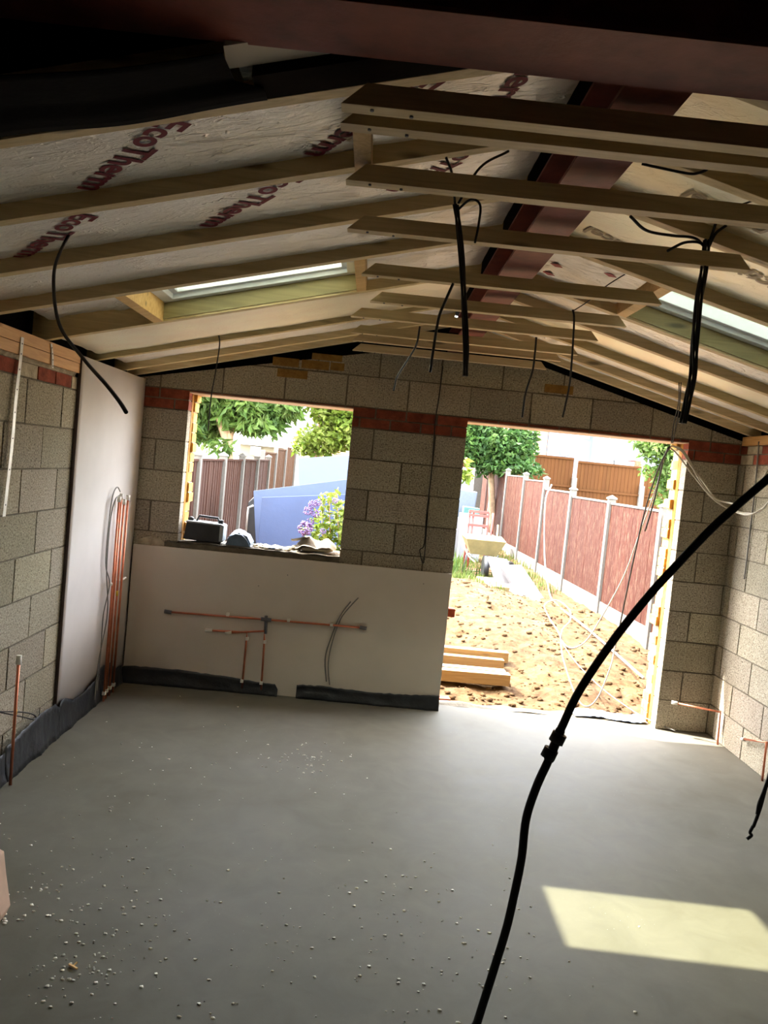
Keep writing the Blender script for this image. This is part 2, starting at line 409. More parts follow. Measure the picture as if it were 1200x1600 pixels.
def block_wall(name, mapf, u0, u1, off, holes, planes, depth, flip=False):
    b = B(); g = .006
    for rc, kd in courses(u0, u1, off):
        for (a, c, z0, z1) in sum([[r] for r in __import__('functools').reduce(lambda rs, h: cut(rs, h), holes, [rc])], []):
            hl = any(abs(a-h[1]) < .001 for h in holes); hr = any(abs(c-h[0]) < .001 for h in holes)
            jx0 = g if a > u0+.001 and not any(abs(a-h[1]) < .001 for h in holes) else 0
            jx1 = g if c < u1-.001 and not any(abs(c-h[0]) < .001 for h in holes) else 0
            for (poly, w0, w1, mt) in (([(a+jx0, z0+g*.8), (c-jx1, z0+g*.8), (c-jx1, z1-g*.8), (a+jx0, z1-g*.8)], random.uniform(-.0015, .0015), depth, kd),
                                  ([(a+(.004 if hl else 0), z0), (c-(.004 if hr else 0), z0), (c-(.004 if hr else 0), z1), (a+(.004 if hl else 0), z1)], .0065, depth-.004, 'mortar')):
                for pl in planes: poly = clip(poly, *pl)
                if len(poly) < 3: continue
                if abs(sum(poly[i][0]*poly[(i+1) % len(poly)][1]-poly[(i+1) % len(poly)][0]*poly[i][1] for i in range(len(poly)))) < 1e-5: continue
                tint = tnt(.14 if kd == 'block' else .18)
                if kd == 'red' and mt == 'red' and random.random() < .1: mt = 'mortar_light'
                A = [b.bm.verts.new(mapf(u, v, w0)) for u, v in poly]; C = [b.bm.verts.new(mapf(u, v, w1)) for u, v in poly]
                b.face(A, mt, tint); b.face(C[::-1], mt, tint)
                for i in range(len(poly)): b.face([A[i], A[(i+1) % len(poly)], C[(i+1) % len(poly)], C[i]], mt, tint)
    return struct(b.build(name))
far_planes = [(-.205, 1, 2.235), (0, 1, 2.605), (.26, 1, 2.198+.26*WX)]
block_wall('wall_far', lambda u, v, w: (u, w, v), 0, WX, 1.72, [WINDOW, DOOR], far_planes, .10)
block_wall('wall_left', lambda u, v, w: (-w, u, v), -4.15, .1, -1.41, [], [(0, 1, 2.10)], .10)
block_wall('wall_right', lambda u, v, w: (WX+w, u, v), -4.15, .1, -.53, [], [(0, 1, 2.16)], .10)

# outer leaf of yellow stock bricks seen in the reveals
b = B()
for r in range(36):
    z0 = r*.075-.15; z1 = z0+.075
    x = -.35+(.1125 if r % 2 else 0)
    while x < WX+.35:
        rs = [(x, x+.225, z0, z1)]
        j = random.uniform(-.008, .022)
        for h in ((WINDOW[0]+.012+j, WINDOW[1]+j*.5, WINDOW[2]-.02, WINDOW[3]+.03), (DOOR[0]+j*.6, DOOR[1]-.012-j, -.05, DOOR[3]+.03)):
            rs = cut(rs, h)
        for (a, c, p, q) in rs:
            if c-a < .02: continue
            for poly, w0, w1, mt in (([(a+.004, p+.005), (c-.004, p+.005), (c-.004, q-.005), (a+.004, q-.005)], .16, .29, 'yellow'), ([(a+(.012 if a > x+.01 else 0), p), (c-(.012 if c < x+.21 else 0), p), (c-(.012 if c < x+.21 else 0), q), (a+(.012 if a > x+.01 else 0), q)], .165, .283, 'mortar_light')):
                poly = clip(clip(clip(poly, -.205, 1, 2.235), 0, 1, 2.605), .26, 1, 2.198+.26*WX)
                if len(poly) < 3: continue
                b.prism(poly, 'y', w0, w1, mt, tnt(.2))
        x += .225
struct(b.build('wall_outer_leaf'))
# cavity closers: cream boards/insulation between the leaves
b = B()
for x0, x1, z0, z1 in ((WINDOW[0]-.06, WINDOW[0]+.002, WINDOW[2], WINDOW[3]), (WINDOW[1]-.002, WINDOW[1]+.06, WINDOW[2], WINDOW[3]), (DOOR[0]-.06, DOOR[0]+.002, 0, DOOR[3]), (DOOR[1]-.002, DOOR[1]+.06, 0, DOOR[3])):
    b.box(x0, x1, .10, .162, z0, z1, 'yellow', (.6, .5, .4, 1))
struct(b.build('trim_1'))
b = B()
for x0, x1, z0, z1 in ((.94, 1.13, 2.415, 2.475), (1.15, 1.35, 2.415, 2.475), (1.36, 1.46, 2.42, 2.475), (.98, 1.2, 2.335, 2.395), (1.22, 1.44, 2.485, 2.53), (2.93, 3.14, 2.415, 2.475)): b.box(x0, x1, -.003, .05, z0, z1, 'yellow', (.42, .42, .46, 1))
struct(b.build('trim_9'))
b = B()   # steel lintel undersides
b.box(WINDOW[0]-.1, WINDOW[1]+.05, .004, .29, WINDOW[3]-.004, WINDOW[3]+.004, 'soffit'); b.box(DOOR[0]-.05, DOOR[1]+.02, .004, .29, DOOR[3]-.004, DOOR[3]+.004, 'soffit')
struct(b.build('trim_2'))
b = B()   # rough concrete sill
def sillf(u, v):
    x = WINDOW[0]-.09+u*(WINDOW[1]-WINDOW[0]+.09); y = -.012+v*.31
    return (x, y, 1.068+.012*noise.noise(Vector((x*9, y*9, 3))))
b.grid(sillf, 60, 14); 
b.box(WINDOW[0]-.09, WINDOW[1], -.012, .298, 1.025, 1.058)
struct(b.build('window_1', 'threshold'), 'rough mortar window sill')
# black felt closing the gap between gable and roof
b = B(); b.prism([(-.1, 2.22), (WX+.1, 2.19), (WX+.1, 2.32), (2.22, 2.95), (-.1, 2.34)], 'y', .30, .32); b.prism([(-.08, 2.22), (2.2, 2.62), (2.2, 2.88), (-.08, 2.38)], 'y', .06, .09); b.prism([(2.2, 2.62), (WX+.08, 2.15), (WX+.08, 2.36), (2.2, 2.88)], 'y', .06, .09)
struct(b.build('trim_3', 'black'))

# ------------------------------------------------------------------ floor and the dark house end of the room
b = B(); b.box(-.2, WX+.2, -9.2, .11, -.12, 0); struct(b.build('floor', 'floor'))
def thr(u, v):
    x = 2.30+u*1.80; y = .10+v*.225
    return (x, y, .0+.016*noise.noise(Vector((x*6, y*8, 1)))+(.012 if x < 3.0 else 0)*math.sin(v*3.1)-.03*v)
b = B(); b.grid(thr, 60, 16); b.box(2.30, 4.1, .11, .32, -.2, -.035); struct(b.build('trim_4', 'threshold'), 'rough mortar threshold')
b = B()
b.box(-.12, 0, -9.2, -4.15, 0, 3.2); b.box(WX, WX+.12, -9.2, -4.15, 0, 3.2); b.box(-.12, WX+.12, -9.3, -9.2, 0, 3.2)
b.box(0, WX, -4.56, -4.50, 2.86, 3.2)
struct(b.build('wall_back', 'dark_wall'))
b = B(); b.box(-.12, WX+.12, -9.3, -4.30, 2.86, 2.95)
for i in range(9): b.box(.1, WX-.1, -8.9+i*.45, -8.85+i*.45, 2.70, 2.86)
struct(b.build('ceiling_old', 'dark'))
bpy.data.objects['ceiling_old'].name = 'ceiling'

# ------------------------------------------------------------------ roof deck with two holes
LSKY = (.585, 1.565, -2.295, -1.667)   # x0,x1,y0,y1
RSKY = (2.93, 3.90, -2.42, -1.804)
def deck(zf, x0, x1, hole, o0, o1):
    b = B()
    for (a, c, p, q) in cut([(x0, x1, -4.5, .32)], hole):
        b.hexa([(a, p, zf(a)+o0), (c, p, zf(c)+o0), (c, q, zf(c)+o0), (a, q, zf(a)+o0), (a, p, zf(a)+o1), (c, p, zf(c)+o1), (c, q, zf(c)+o1), (a, q, zf(a)+o1)])
    return b
struct(deck(zL, -.3, 2.225, LSKY, .165, .185).build('ceiling_deck_left', 'dark')).name = 'trim_5'
struct(deck(zR, 2.225, WX+.3, RSKY, .165, .185).build('ceiling_deck_right', 'dark')).name = 'trim_6'
# eaves closers
b = B(); b.box(-.14, -.10, -4.3, .3, 2.0, 2.42); b.box(WX+.10, WX+.14, -4.3, .3, 2.0, 2.42); struct(b.build('trim_7', 'black'))

# ------------------------------------------------------------------ rafters
YL = [-3.85, -3.34, -2.83, -2.295, -1.62, -.835, -.31, -.03]
YR = [-3.88, -3.42, -3.00, -2.42, -1.757, -1.32, -.80, -.38, -.05]
def rafter(zf, x0, x1, y, grp, label, h=.155):
    b = B(); y0 = y-.047; t = tnt(.08)
    b.hexa([(x0, y0, zf(x0)), (x1, y0, zf(x1)), (x1, y, zf(x1)), (x0, y, zf(x0)), (x0, y0, zf(x0)+h), (x1, y0, zf(x1)+h), (x1, y, zf(x1)+h), (x0, y, zf(x0)+h)], None, t)
    return tag(b.build('rafter', 'wood', bevel=.0015), label, 'rafter', grp)
ordl = ['nearest the dark end of the room', 'second from the dark end', 'third from the dark end', 'on the near side of the roof window', 'on the far side of the roof window', 'third from the block gable', 'second from the block gable', 'right against the block gable']
for y, w in zip(YL, ordl): rafter(zL, -.08, 2.195, y, 'rafters of the left roof slope', 'sloping timber rafter of the left roof slope, '+w)
ordr = ['nearest the dark end of the room', 'second from the dark end', 'third from the dark end', 'on the near side of the roof window', 'on the far side of the roof window', 'fourth from the block gable', 'third from the block gable', 'second from the block gable', 'right against the block gable']
for y, w in zip(YR, ordr): rafter(zR, 2.355, WX+.08, y, 'rafters of the right roof slope', 'sloping timber rafter of the right roof slope, '+w)

# insulation boards between the rafters
def board(zf, x0, x1, y0, y1, mat, o=.052, wav=.004, seed=0, sag=0):
    b = B(); nx, ny = 40, 10
    def und(u, v):
        x = x0+(x1-x0)*u; y = y0+(y1-y0)*v
        return (x, y, zf(x)+o+wav*noise.noise(Vector((x*4, y*14, seed)))+wav*.5*noise.noise(Vector((x*15, y*30, seed)))-sag*math.sin(u*math.pi))
    b.grid(und, nx, ny)
    e = .001
    b.hexa([(x0, y0+e, zf(x0)+o+.008), (x1, y0+e, zf(x1)+o+.008), (x1, y1-e, zf(x1)+o+.008), (x0, y1-e, zf(x0)+o+.008), (x0, y0+e, zf(x0)+o+.1), (x1, y0+e, zf(x1)+o+.1), (x1, y1-e, zf(x1)+o+.1), (x0, y1-e, zf(x0)+o+.1)])
    return b.build('insulation_board', mat)
bl = ['with large maroon lettering, nearest bay', 'with two runs of maroon lettering, second bay', 'plain and creased, in the bay before the roof window']
GL, GR = 'foil boards between the left rafters', 'foil boards between the right rafters'
tag(board(zL, 1.34, 2.19, -4.08, YL[0]-.047, 'foil', seed=1), 'foil board strip between the near steel beam and the nearest left rafter', 'insulation board', GL)
for i in range(3): tag(board(zL, .0, 2.19, YL[i], YL[i+1]-.047, 'foil', seed=i+2, wav=.006), 'foil board of the left slope '+bl[i], 'insulation board', GL)
tag(board(zL, .0, LSKY[0]-.06, YL[3], YL[4]-.047, 'foil', .105, .02, 9), 'recessed crumpled foil board under the left roof window', 'insulation board', GL)
tag(board(zL, LSKY[1]+.05, 2.19, YL[3], YL[4]-.047, 'foil', .05, .006, 10), 'short foil board above the left roof window', 'insulation board', GL)
bl = ['in the wide bay just beyond the roof window', 'second bay from the block gable', 'in the narrow bay beside the block gable']
for i in range(3): tag(board(zL, .0, 2.19, YL[4+i], YL[5+i]-.047, 'foil_soft' if i == 0 else 'foil', .03 if i == 0 else .045, .006, seed=i+20), 'pale foil board of the left slope '+bl[i], 'insulation board', GL)
br = ['in the bay nearest the dark end', 'with faint grey logo, second bay from the dark end', 'with faint grey lettering, beside the roof window']
tag(board(zR, 2.36, WX, -4.08, YR[0]-.047, 'foil_soft', seed=41), 'pale insulation board of the right slope next to the near steel beam', 'insulation board', GR)
for i in range(3): tag(board(zR, 2.36, WX, YR[i], YR[i+1]-.047, 'foil_soft', seed=i+30), 'pale board of the right slope '+br[i], 'insulation board', GR)
tag(board(zR, 2.36, RSKY[0]-.06, YR[3], YR[4]-.047, 'foil', .05, .008, 38), 'crinkled foil board with red diamonds above the right roof window', 'insulation board', GR)
tag(board(zR, RSKY[1]+.06, WX, YR[3], YR[4]-.047, 'foil', .05, .008, 39), 'short foil board below the right roof window', 'insulation board', GR)
br = ['in the bay just beyond the roof window', 'third bay from the block gable', 'second bay from the block gable', 'in the narrow bay beside the block gable']
for i in range(4): tag(board(zR, 2.36, WX, YR[4+i], YR[5+i]-.047, 'foil_soft' if i == 1 else 'foil', .05, .006, seed=i+50), 'insulation board of the right slope '+br[i], 'insulation board', GR)

# lettering printed on the boards
def lettering(txt, a, c, zf, s, size, mat, flip, parent):
    """text along a->c (x,y in the slope plane) on the underside; a surface print, so a part of its board"""
    cu = bpy.data.curves.new('lettering', 'FONT'); cu.body = txt; cu.size = size; cu.align_x = 'CENTER'; cu.align_y = 'CENTER'; cu.extrude = .0004; cu.offset = size*.022
    tmp = bpy.data.objects.new('lettering', cu); COL.objects.link(tmp)
    me = bpy.data.meshes.new_from_object(tmp.evaluated_get(bpy.context.evaluated_depsgraph_get())); bpy.data.objects.remove(tmp)
    A = Vector((a[0], a[1], zf(a[0]))); C = Vector((c[0], c[1], zf(c[0]))); d = (C-A).normalized()
    n = Vector((s, 0, -1)).normalized()      # pointing down into the room
    upv = n.cross(d).normalized(); w = max(v.co.x for v in me.vertices)-min(v.co.x for v in me.vertices)
    k = (C-A).length/w
    mt = Matrix((d*k, upv*k*flip, n)).transposed().to_4x4(); mid = (A+C)/2
    mt.translation = mid+n*(-.052+.006)*1.0
    me.transform(mt); me.materials.append(MB_[mat])
    o = bpy.data.objects.new('lettering', me); COL.objects.link(o); o.parent = parent
    return o
LBs = [o for o in bpy.data.objects if o.get('group') == GL]; RBs = [o for o in bpy.data.objects if o.get('group') == GR]
def fnd(L, key): return [o for o in L if key in o['label']][0]
b1 = fnd(LBs, 'large maroon'); b2 = fnd(LBs, 'two runs'); b3 = fnd(LBs, 'plain and creased')
lettering('EcoTherm', (1.16, -3.76), (.82, -3.40), zL, SL, .1, 'maroon_ink', 1, b1)
lettering('EcoTherm', (1.80, -3.78), (1.48, -3.40), zL, SL, .1, 'maroon_ink', 1, b1)
lettering('EcoTherm', (1.42, -3.27), (1.07, -2.90), zL, SL, .1, 'maroon_ink', 1, b2)
lettering('EcoTherm', (.74, -3.20), (.40, -2.87), zL, SL, .1, 'maroon_ink', 1, b2)
lettering('EcoTherm', (2.02, -3.29), (1.72, -2.98), zL, SL, .1, 'maroon_ink', 1, b2)
lettering('EcoTherm', (2.14, -4.0), (1.98, -3.53), zL, SL, .1, 'maroon_ink', 1, b1)
lettering('recticel', (3.28, -2.70), (2.93, -2.83), zR, -SL, .1, 'grey_ink', 1, fnd(RBs, 'faint grey lettering'))
lettering('recticel', (2.78, -2.56), (2.48, -2.62), zR, -SL, .1, 'grey_ink', 1, fnd(RBs, 'faint grey lettering'))
lettering('recticel', (2.95, -3.15), (2.65, -3.22), zR, -SL, .1, 'grey_ink', 1, fnd(RBs, 'second bay from the dark'))
dm = fnd(RBs, 'red diamonds')
for (x, y) in ((2.50, -2.06), (2.50, -1.90), (2.72, -2.2)):
    z = lambda X: zR(X)+.0435; b = B()
    b.hexa([(x-.03, y, z(x-.03)), (x, y-.022, z(x)), (x+.03, y, z(x+.03)), (x, y+.022, z(x)), (x-.03, y, z(x-.03)+.002), (x, y-.022, z(x)+.002), (x+.03, y, z(x+.03)+.002), (x, y+.022, z(x)+.002)])
    o = b.build('diamond_print', 'red_ink'); o.parent = dm

# ------------------------------------------------------------------ ridge steel and near steel
def ibeam(name, ax, a, b_, c, w, z0, h, label):
    b = B(); tf = .011; tw = .008
    def bx(u0, u1, p, q):
        if ax == 'y': b.box(c+u0, c+u1, a, b_, p, q)
        else: b.box(a, b_, c+u0, c+u1, p, q)
    bx(-w/2, w/2, z0, z0+tf); bx(-w/2, w/2, z0+h-tf, z0+h); bx(-tw/2, tw/2, z0+tf, z0+h-tf)
    return tag(b.build(name, 'steel', bevel=.001), label, 'steel beam')
ibeam('ridge_steel_beam', 'y', -4.10, .06, 2.275, .15, 2.64, .155, 'red-oxide painted ridge steel running lengthways above the ceiling ties')
o = ibeam('cross_steel_beam', 'x', -.1, WX+.1, -4.205, .20, 2.62, .20, 'dark red-oxide steel beam crossing the room at the top of the picture')
# dark corner between the near steel and the first rafter
b = B()
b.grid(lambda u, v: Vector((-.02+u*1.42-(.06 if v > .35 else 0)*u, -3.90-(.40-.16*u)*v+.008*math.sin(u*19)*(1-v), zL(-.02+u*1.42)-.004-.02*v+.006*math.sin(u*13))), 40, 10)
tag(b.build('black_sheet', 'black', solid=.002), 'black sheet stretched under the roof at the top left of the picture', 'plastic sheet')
b = B(); slope_pts = [(1.325, -4.02), (1.62, -4.02), (1.62, -4.115), (1.335, -4.115)]
b.hexa([Vector((x, y, zL(x)+.022)) for x, y in slope_pts]+[Vector((x, y, zL(x)+.034)) for x, y in slope_pts])
tag(b.build('plasterboard_offcut', 'plaster_far'), 'grey board offcut beside the black sheet, just below the steel cross beam', 'board offcut')
b = B(); b.hexa([(1.38, -4.015, zL(1.38)), (2.19, -4.015, zL(2.19)), (2.19, -3.90, zL(2.19)), (1.38, -3.90, zL(1.38)), (1.38, -4.015, zL(1.38)+.04), (2.19, -4.015, zL(2.19)+.04), (2.19, -3.90, zL(2.19)+.04), (1.38, -3.90, zL(1.38)+.04)])  # dark colour stands in for the shade on the rafter's near face
tag(b.build('rafter_shade_board', 'dark'), 'dark board for the shaded side of the nearest left rafter, right of the black sheet', 'board')

# ------------------------------------------------------------------ ceiling ties
ties = [(-3.97, 1.583, 4.4), (-3.865, 1.577, 4.4), (-3.49, 1.577, 4.3), (-3.02, 1.567, 2.97), (-2.39, 1.607, 2.89), (-1.85, 1.642, 2.912), (-1.40, 1.536, 2.90), (-.86, 1.522, 2.93), (-.55, 1.522, 2.90), (-.10, 1.512, 2.90)]
tl = ['closest to the steel cross beam', 'paired just behind the first tie', 'third from the steel cross beam, with wires hanging past it', 'fourth from the steel cross beam, beside the thick wire bundle',
      'at the near edge of the two roof windows', 'nailed at the far edge of the two roof windows', 'first beyond the roof windows', 'third from the block gable', 'second from the block gable', 'last one against the block gable']
for (y, xa, xb), w in zip(ties, tl):
    b = B(); z0, z1 = 2.56, 2.61; t = .075; y0 = y-.047; tn = tnt(.08, .95)
    if xb > 4: xb = WX-.02; z1b = z1
    xs0, xs1 = xa+.0+.055, xb-.045
    dz = .006*(xb-xa)/1.5
    b.hexa([(xa, y0, z0), (xb, y0, z0), (xb, y, z0), (xa, y, z0), (xs0, y0, z1), (xs1, y0, z1), (xs1, y, z1), (xs0, y, z1)], 'wood_tie', tn)
    root = thing('ceiling_tie', 'horizontal timber ceiling tie, '+w, 'ceiling tie', (xa, y, z0), 'ceiling ties')
    if xb > 4:   # the long ones meet the right slope: keep them below it
        b.bm.free(); b = B(); xe = 3.10
        xe = WX-.15 - max(0, 0)
        xe = 4.433-(z0-2.24)/SL+.02
        xe = {0: 3.18, 1: 3.18, 2: 3.15}[[k for k, q in enumerate(ties) if q[0] == y][0]]
        b.hexa([(xa, y0, z0), (xe, y0, z0), (xe, y, z0), (xa, y, z0), (xs0, y0, z1), (xe-.06, y0, z1), (xe-.06, y, z1), (xs0, y, z1)], 'wood_tie', tn)
    part(b, 'tie_timber', None, root, bevel=.001)
    for k in range(2):
        n = B(); xx = xa+.07+.09*k; n.tube([(xx, y-.03+.012*k, z0+.004), (xx, y-.03+.012*k, z0-.004)], .0045, 8)
        part(n, 'nail_head', 'fitting', root)
b = B(); b.box(1.555, 1.605, -3.862, -3.80, 2.50, 2.66); 
# short noggin block between tie and rafter
b = B(); P0 = at(563, 205, -3.81); b.box(P0.x-.024, P0.x+.024, -3.80, -3.39, 2.615, 2.665)
tag(b.build('noggin', 'wood_z', bevel=.001), 'short upright timber noggin under the second ceiling tie at its left end', 'noggin')

# ------------------------------------------------------------------ roof windows
def slopebox(b, zf, x0, x1, y0, y1, o0, o1, mat=None, tint=None):
    b.hexa([(x0, y0, zf(x0)+o0), (x1, y0, zf(x1)+o0), (x1, y1, zf(x1)+o0), (x0, y1, zf(x0)+o0), (x0, y0, zf(x0)+o1), (x1, y0, zf(x1)+o1), (x1, y1, zf(x1)+o1), (x0, y1, zf(x0)+o1)], mat, tint)
for zf, H, side in ((zL, LSKY, 'left'), (zR, RSKY, 'right')):
    x0, x1, y0, y1 = H
    root = thing('roof_window', 'white framed roof window set in the %s roof slope' % side, 'roof window', (x0, y0, zf(x0)+.15))
    b = B(); f = .055
    for q in ((x0, x1, y0, y0+f), (x0, x1, y1-f, y1), (x0, x0+f, y0+f, y1-f), (x1-f, x1, y0+f, y1-f)): slopebox(b, zf, *q, .095, .20)
    part(b, 'window_frame', 'white_frame', root, bevel=.003)
    b = B(); g = .03
    for q in ((x0+f, x1-f, y0+f, y0+f+g), (x0+f, x1-f, y1-f-g, y1-f), (x0+f, x0+f+g, y0+f+g, y1-f-g), (x1-f-g, x1-f, y0+f+g, y1-f-g)): slopebox(b, zf, *q, .12, .215)
    part(b, 'sash', 'white_frame', root, bevel=.003)
    b = B(); slopebox(b, zf, x0+f+g, x1-f-g, y0+f+g, y1-f-g, .175, .178)
    part(b, 'pane', 'glass', root)
    # trimmers (doubled timbers) and side liners
    for xa, wh in ((x0-.047, 'lower' if side == 'left' else 'upper'), (x1, 'upper' if side == 'left' else 'lower')):
        b = B(); slopebox(b, zf, xa, xa+.047, y0, y1, 0, .155, None, tnt(.05))
        tag(b.build('trimmer', 'wood_bright', bevel=.001), 'timber trimmer across the %s end of the %s roof window' % (wh, side), 'trimmer')
    b = B(); yy = y1 + (.0); slopebox(b, zf, x0, x1, y1-.006, y1-.001, .012, .093)
    tag(b.build('lining_board', 'wood_green'), 'greenish treated lining board on the far side of the %s roof window' % side, 'lining board')

# ------------------------------------------------------------------ wall plates, straps
for z0, z1, w in ((2.178, 2.235, 'upper'), (2.122, 2.175, 'lower')):
    b = B(); b.box(-.09, .012, -4.1, -1.222, z0, z1, 'wood_y', tnt(.05))
    tag(b.build('wall_plate', 'wood_y', bevel=.001), '%s timber wall plate along the top of the left block wall' % w, 'wall plate')
b = B(); b.box(WX-.012, WX+.09, -4.1, -.01, 2.165, 2.23, 'wood_y'); tag(b.build('wall_plate', 'wood_y', bevel=.001), 'timber wall plate along the top of the right block wall', 'wall plate')
# rough mortar bed under left plate
b = B()
b.grid(lambda u, v: (-.02+.016*v+.01*noise.noise(Vector((u*40, v*5, 0))), -4.1+2.88*u, 2.085+.04*v+.012*noise.noise(Vector((u*60, 0, v)))), 200, 3)
b.box(-.09, -.012, -4.1, -1.222, 2.095, 2.125)
struct(b.build('trim_8', 'mortar_light'))
def strap(pts, name, label, w=.03):
    b = B(); P = smooth_path(pts, 6)
    for i in range(len(P)-1):
        p, q = P[i], P[i+1]; d = Vector((0, w/2, 0)); t = Vector((.0015, 0, 0))
        b.hexa([p-d, p+d, p+d+t, p-d+t, q-d, q+d, q+d+t, q-d+t])
    root = thing(name, label, 'metal strap', pts[-1])
    part(b, 'strap_body', 'zinc', root)
    h = B()
    for p in P[2::3]: h.tube([p+Vector((.0016, 0, 0)), p+Vector((.0030, 0, 0))], .004, 6)
    part(h, 'nail_hole', 'tool_black', root); return root
strap([atx(35, 527, .016), atx(32, 560, .016), atx(25, 620, .02), atx(18, 700, .022), atx(6, 807, .018)], 'restraint_strap', 'long perforated galvanised strap hanging down the left block wall')
strap([atx(80, 537, .016), atx(82, 556, .018), atx(82, 575, .022)], 'restraint_strap', 'short bent galvanised strap on the wall plates left of the white board', .022)

# ------------------------------------------------------------------ plasterboards
b = B()
b.grid(lambda u, v: (.0145+(.0 if u < .8 else .02*((u-.8)/.2)**2), -1.215+1.205*u, .10+v*(2.225-.10)), 24, 4)
root = thing('plasterboard_sheet', 'tall white plasterboard sheet standing against the left block wall', 'plasterboard', (.02, -.6, 0))
part(b, 'board_face', 'plaster', root, solid=.0125)
b = B(); b.box(.004, .0215, -1.2215, -1.2155, .10, 2.225); part(b, 'board_edge', 'plaster_edge', root)
b = B(); b.box(.05, 2.39, -.0275, -.012, .0, 1.022)
root = thing('plasterboard_sheet', 'long grey plasterboard sheet fixed below the window opening', 'plasterboard', (1.2, -.02, 0)); part(b, 'board_face', 'plaster_far', root, bevel=.001)
for x, z in ((.985, .80), (1.19, .9), (2.19, .93)):
    n = B(); n.tube([(x, -.0275, z), (x, -.0295, z)], .004, 8); part(n, 'screw_head', 'fitting', root)
b = B(); b.grid(lambda u, v: (.02+.30*u, -.006-.012*noise.noise(Vector((u*8, v*8, 2)))**2, 1.0+(.09*max(0, math.sin(u*3.0))*v+.012*noise.noise(Vector((u*20, v, 4))))), 14, 5)
tag(b.build('mortar_smear', 'mortar_light', solid=.006), 'rough hump of smeared mortar above the grey plasterboard corner', 'mortar')

# ------------------------------------------------------------------ damp proof membrane upstands
def dpmstrip(pts, n, label, axis):
    b = B(); m_ = len(pts)-1
    def f(u, v):
        t = u*m_; i = min(int(t), m_-1); k = t-i
        s_ = pts[i][0]+(pts[i+1][0]-pts[i][0])*k; h = pts[i][1]+(pts[i+1][1]-pts[i][1])*k
        off = .012+.010*noise.noise(Vector((s_*7, v*2, 5)))+.012*abs(noise.noise(Vector((s_*18, v*1.5, 1))))+.02*(1-v)**3
        h = h+.006*noise.noise(Vector((s_*25, 0, 0)))
        return (s_, -.0275-off, h*v) if axis == 'x' else (.028+off, s_, h*v)
    b.grid(f, n, 6)
    return tag(b.build('damp_proof_membrane', 'dpm', solid=.0015), label, 'plastic membrane', 'black membrane upstands along the floor')
dpmstrip([(.03, .10), (.06, .125), (.45, .128), (.8, .112), (1.05, .09), (1.17, .085), (1.195, .05)], 60, 'black membrane upstand under the left part of the grey plasterboard, behind the upright pipes', 'x')
dpmstrip([(1.332, .10), (1.5, .106), (1.9, .09), (2.2, .10), (2.392, .116)], 60, 'black membrane upstand under the right part of the grey plasterboard, next to the doorway', 'x')
dpmstrip([(-1.9, .18), (-1.7, .205), (-1.48, .222), (-1.30, .215), (-1.22, .17)], 40, 'black membrane upstand on the bare block wall by the single pipe', 'y')
dpmstrip([(-1.225, .19), (-1.15, .21), (-1.0, .15), (-.78, .146), (-.55, .19), (-.5, .23), (-.35, .22), (-.2, .14), (-.05, .13)], 60, 'crumpled black membrane upstand at the foot of the white plasterboard sheet', 'y')
dpmstrip([(-2.6, .16), (-2.2, .15), (-1.905, .15)], 20, 'black membrane upstand at the left edge of the picture below the cable loop', 'y')

# ------------------------------------------------------------------ pipes
def pipe(name, label, runs, caps, clips=(), r=.0075, tape=None, group=None):
    root = thing(name, label, 'copper pipe', runs[0][0], group)
    for rn in runs: b = B(); b.tube(rn, r, 10); part(b, 'pipe_run', 'copper', root)
    for p, q in caps: b = B(); b.tube([p, q], r*1.75, 10); part(b, 'end_cap', 'cap', root)
    for c in clips: b = B(); c = Vector(c); b.box(c.x-.011, c.x+.011, c.y-.011, c.y+.016, c.z-.012, c.z+.012); part(b, 'pipe_clip', 'cap', root, bevel=.002)
    if tape is not None: b = B(); b.tube(tape, r*1.12, 10); part(b, 'tape_band', 'tape', root)
    return root
ups = [(-.52, .075, 1.36, 158), (-.46, .07, 1.375, 0), (-.39, .07, 1.335, 0), (-.31, .07, 1.36, 0)]
pl_ = ['nearest the camera', 'second from the camera', 'third from the camera, slightly shorter', 'closest to the far wall']
for (y, x, z, _), w in zip(ups, pl_):
    pipe('copper_pipe', 'upright copper pipe in front of the white plasterboard, %s' % w, [[(x, y, -.0), (x, y, z)]], [((x, y, z-.005), (x, y, z+.032))], [(x, y, .055)], tape=[(x, y, .70), (x, y, .735)] if w.startswith('third') else None, group='upright copper pipes in the corner')
b = B(); b.tube(smooth_path([(.075, -.55, .80), (.05, -.45, .82), (.055, -.3, .79), (.07, -.22, .80)], 6), .009, 8)
tag(b.build('pipe_strap', 'cap'), 'white plastic band tying the upright copper pipes together', 'pipe band')
pipe('copper_pipe', 'single upright copper pipe standing by the bare left block wall', [[(.085, -1.93, -.02), (.085, -1.935, .62)]], [((.085, -1.935, .615), (.085, -1.935, .66))], tape=[(.085, -1.93, .36), (.085, -1.93, .385)])
def wp(x, y, Y=-.045): return at(x, y, Y)
pipe('copper_pipe', 'long level copper pipe across the grey plasterboard', [[wp(262, 956), wp(415, 968), wp(568, 981)]], [], [wp(356, 960), wp(451, 969), wp(518, 976)])
rt = bpy.data.objects[[o.name for o in bpy.data.objects if o.get('label', '').startswith('long level copper')][0]]
for q in ((wp(257, 955), wp(268, 957)), (wp(562, 980), wp(573, 982))): b = B(); b.tube(q, .014, 10); part(b, 'elbow_fitting', 'fitting', rt)
b = B(); b.tube([wp(416, 962), wp(415, 990)], .012, 10); b.tube([wp(408, 967), wp(424, 969)], .014, 10); part(b, 'tee_fitting', 'fitting', rt)
pipe('copper_pipe', 'short copper pipe bending down to the floor, left one under the long pipe', [[wp(326, 985), wp(386, 988), wp(385, 1000), wp(378, 1078)]], [(wp(321, 984.5), wp(332, 985.5))], [wp(386, 998, -.05), wp(378, 1064, -.05)])
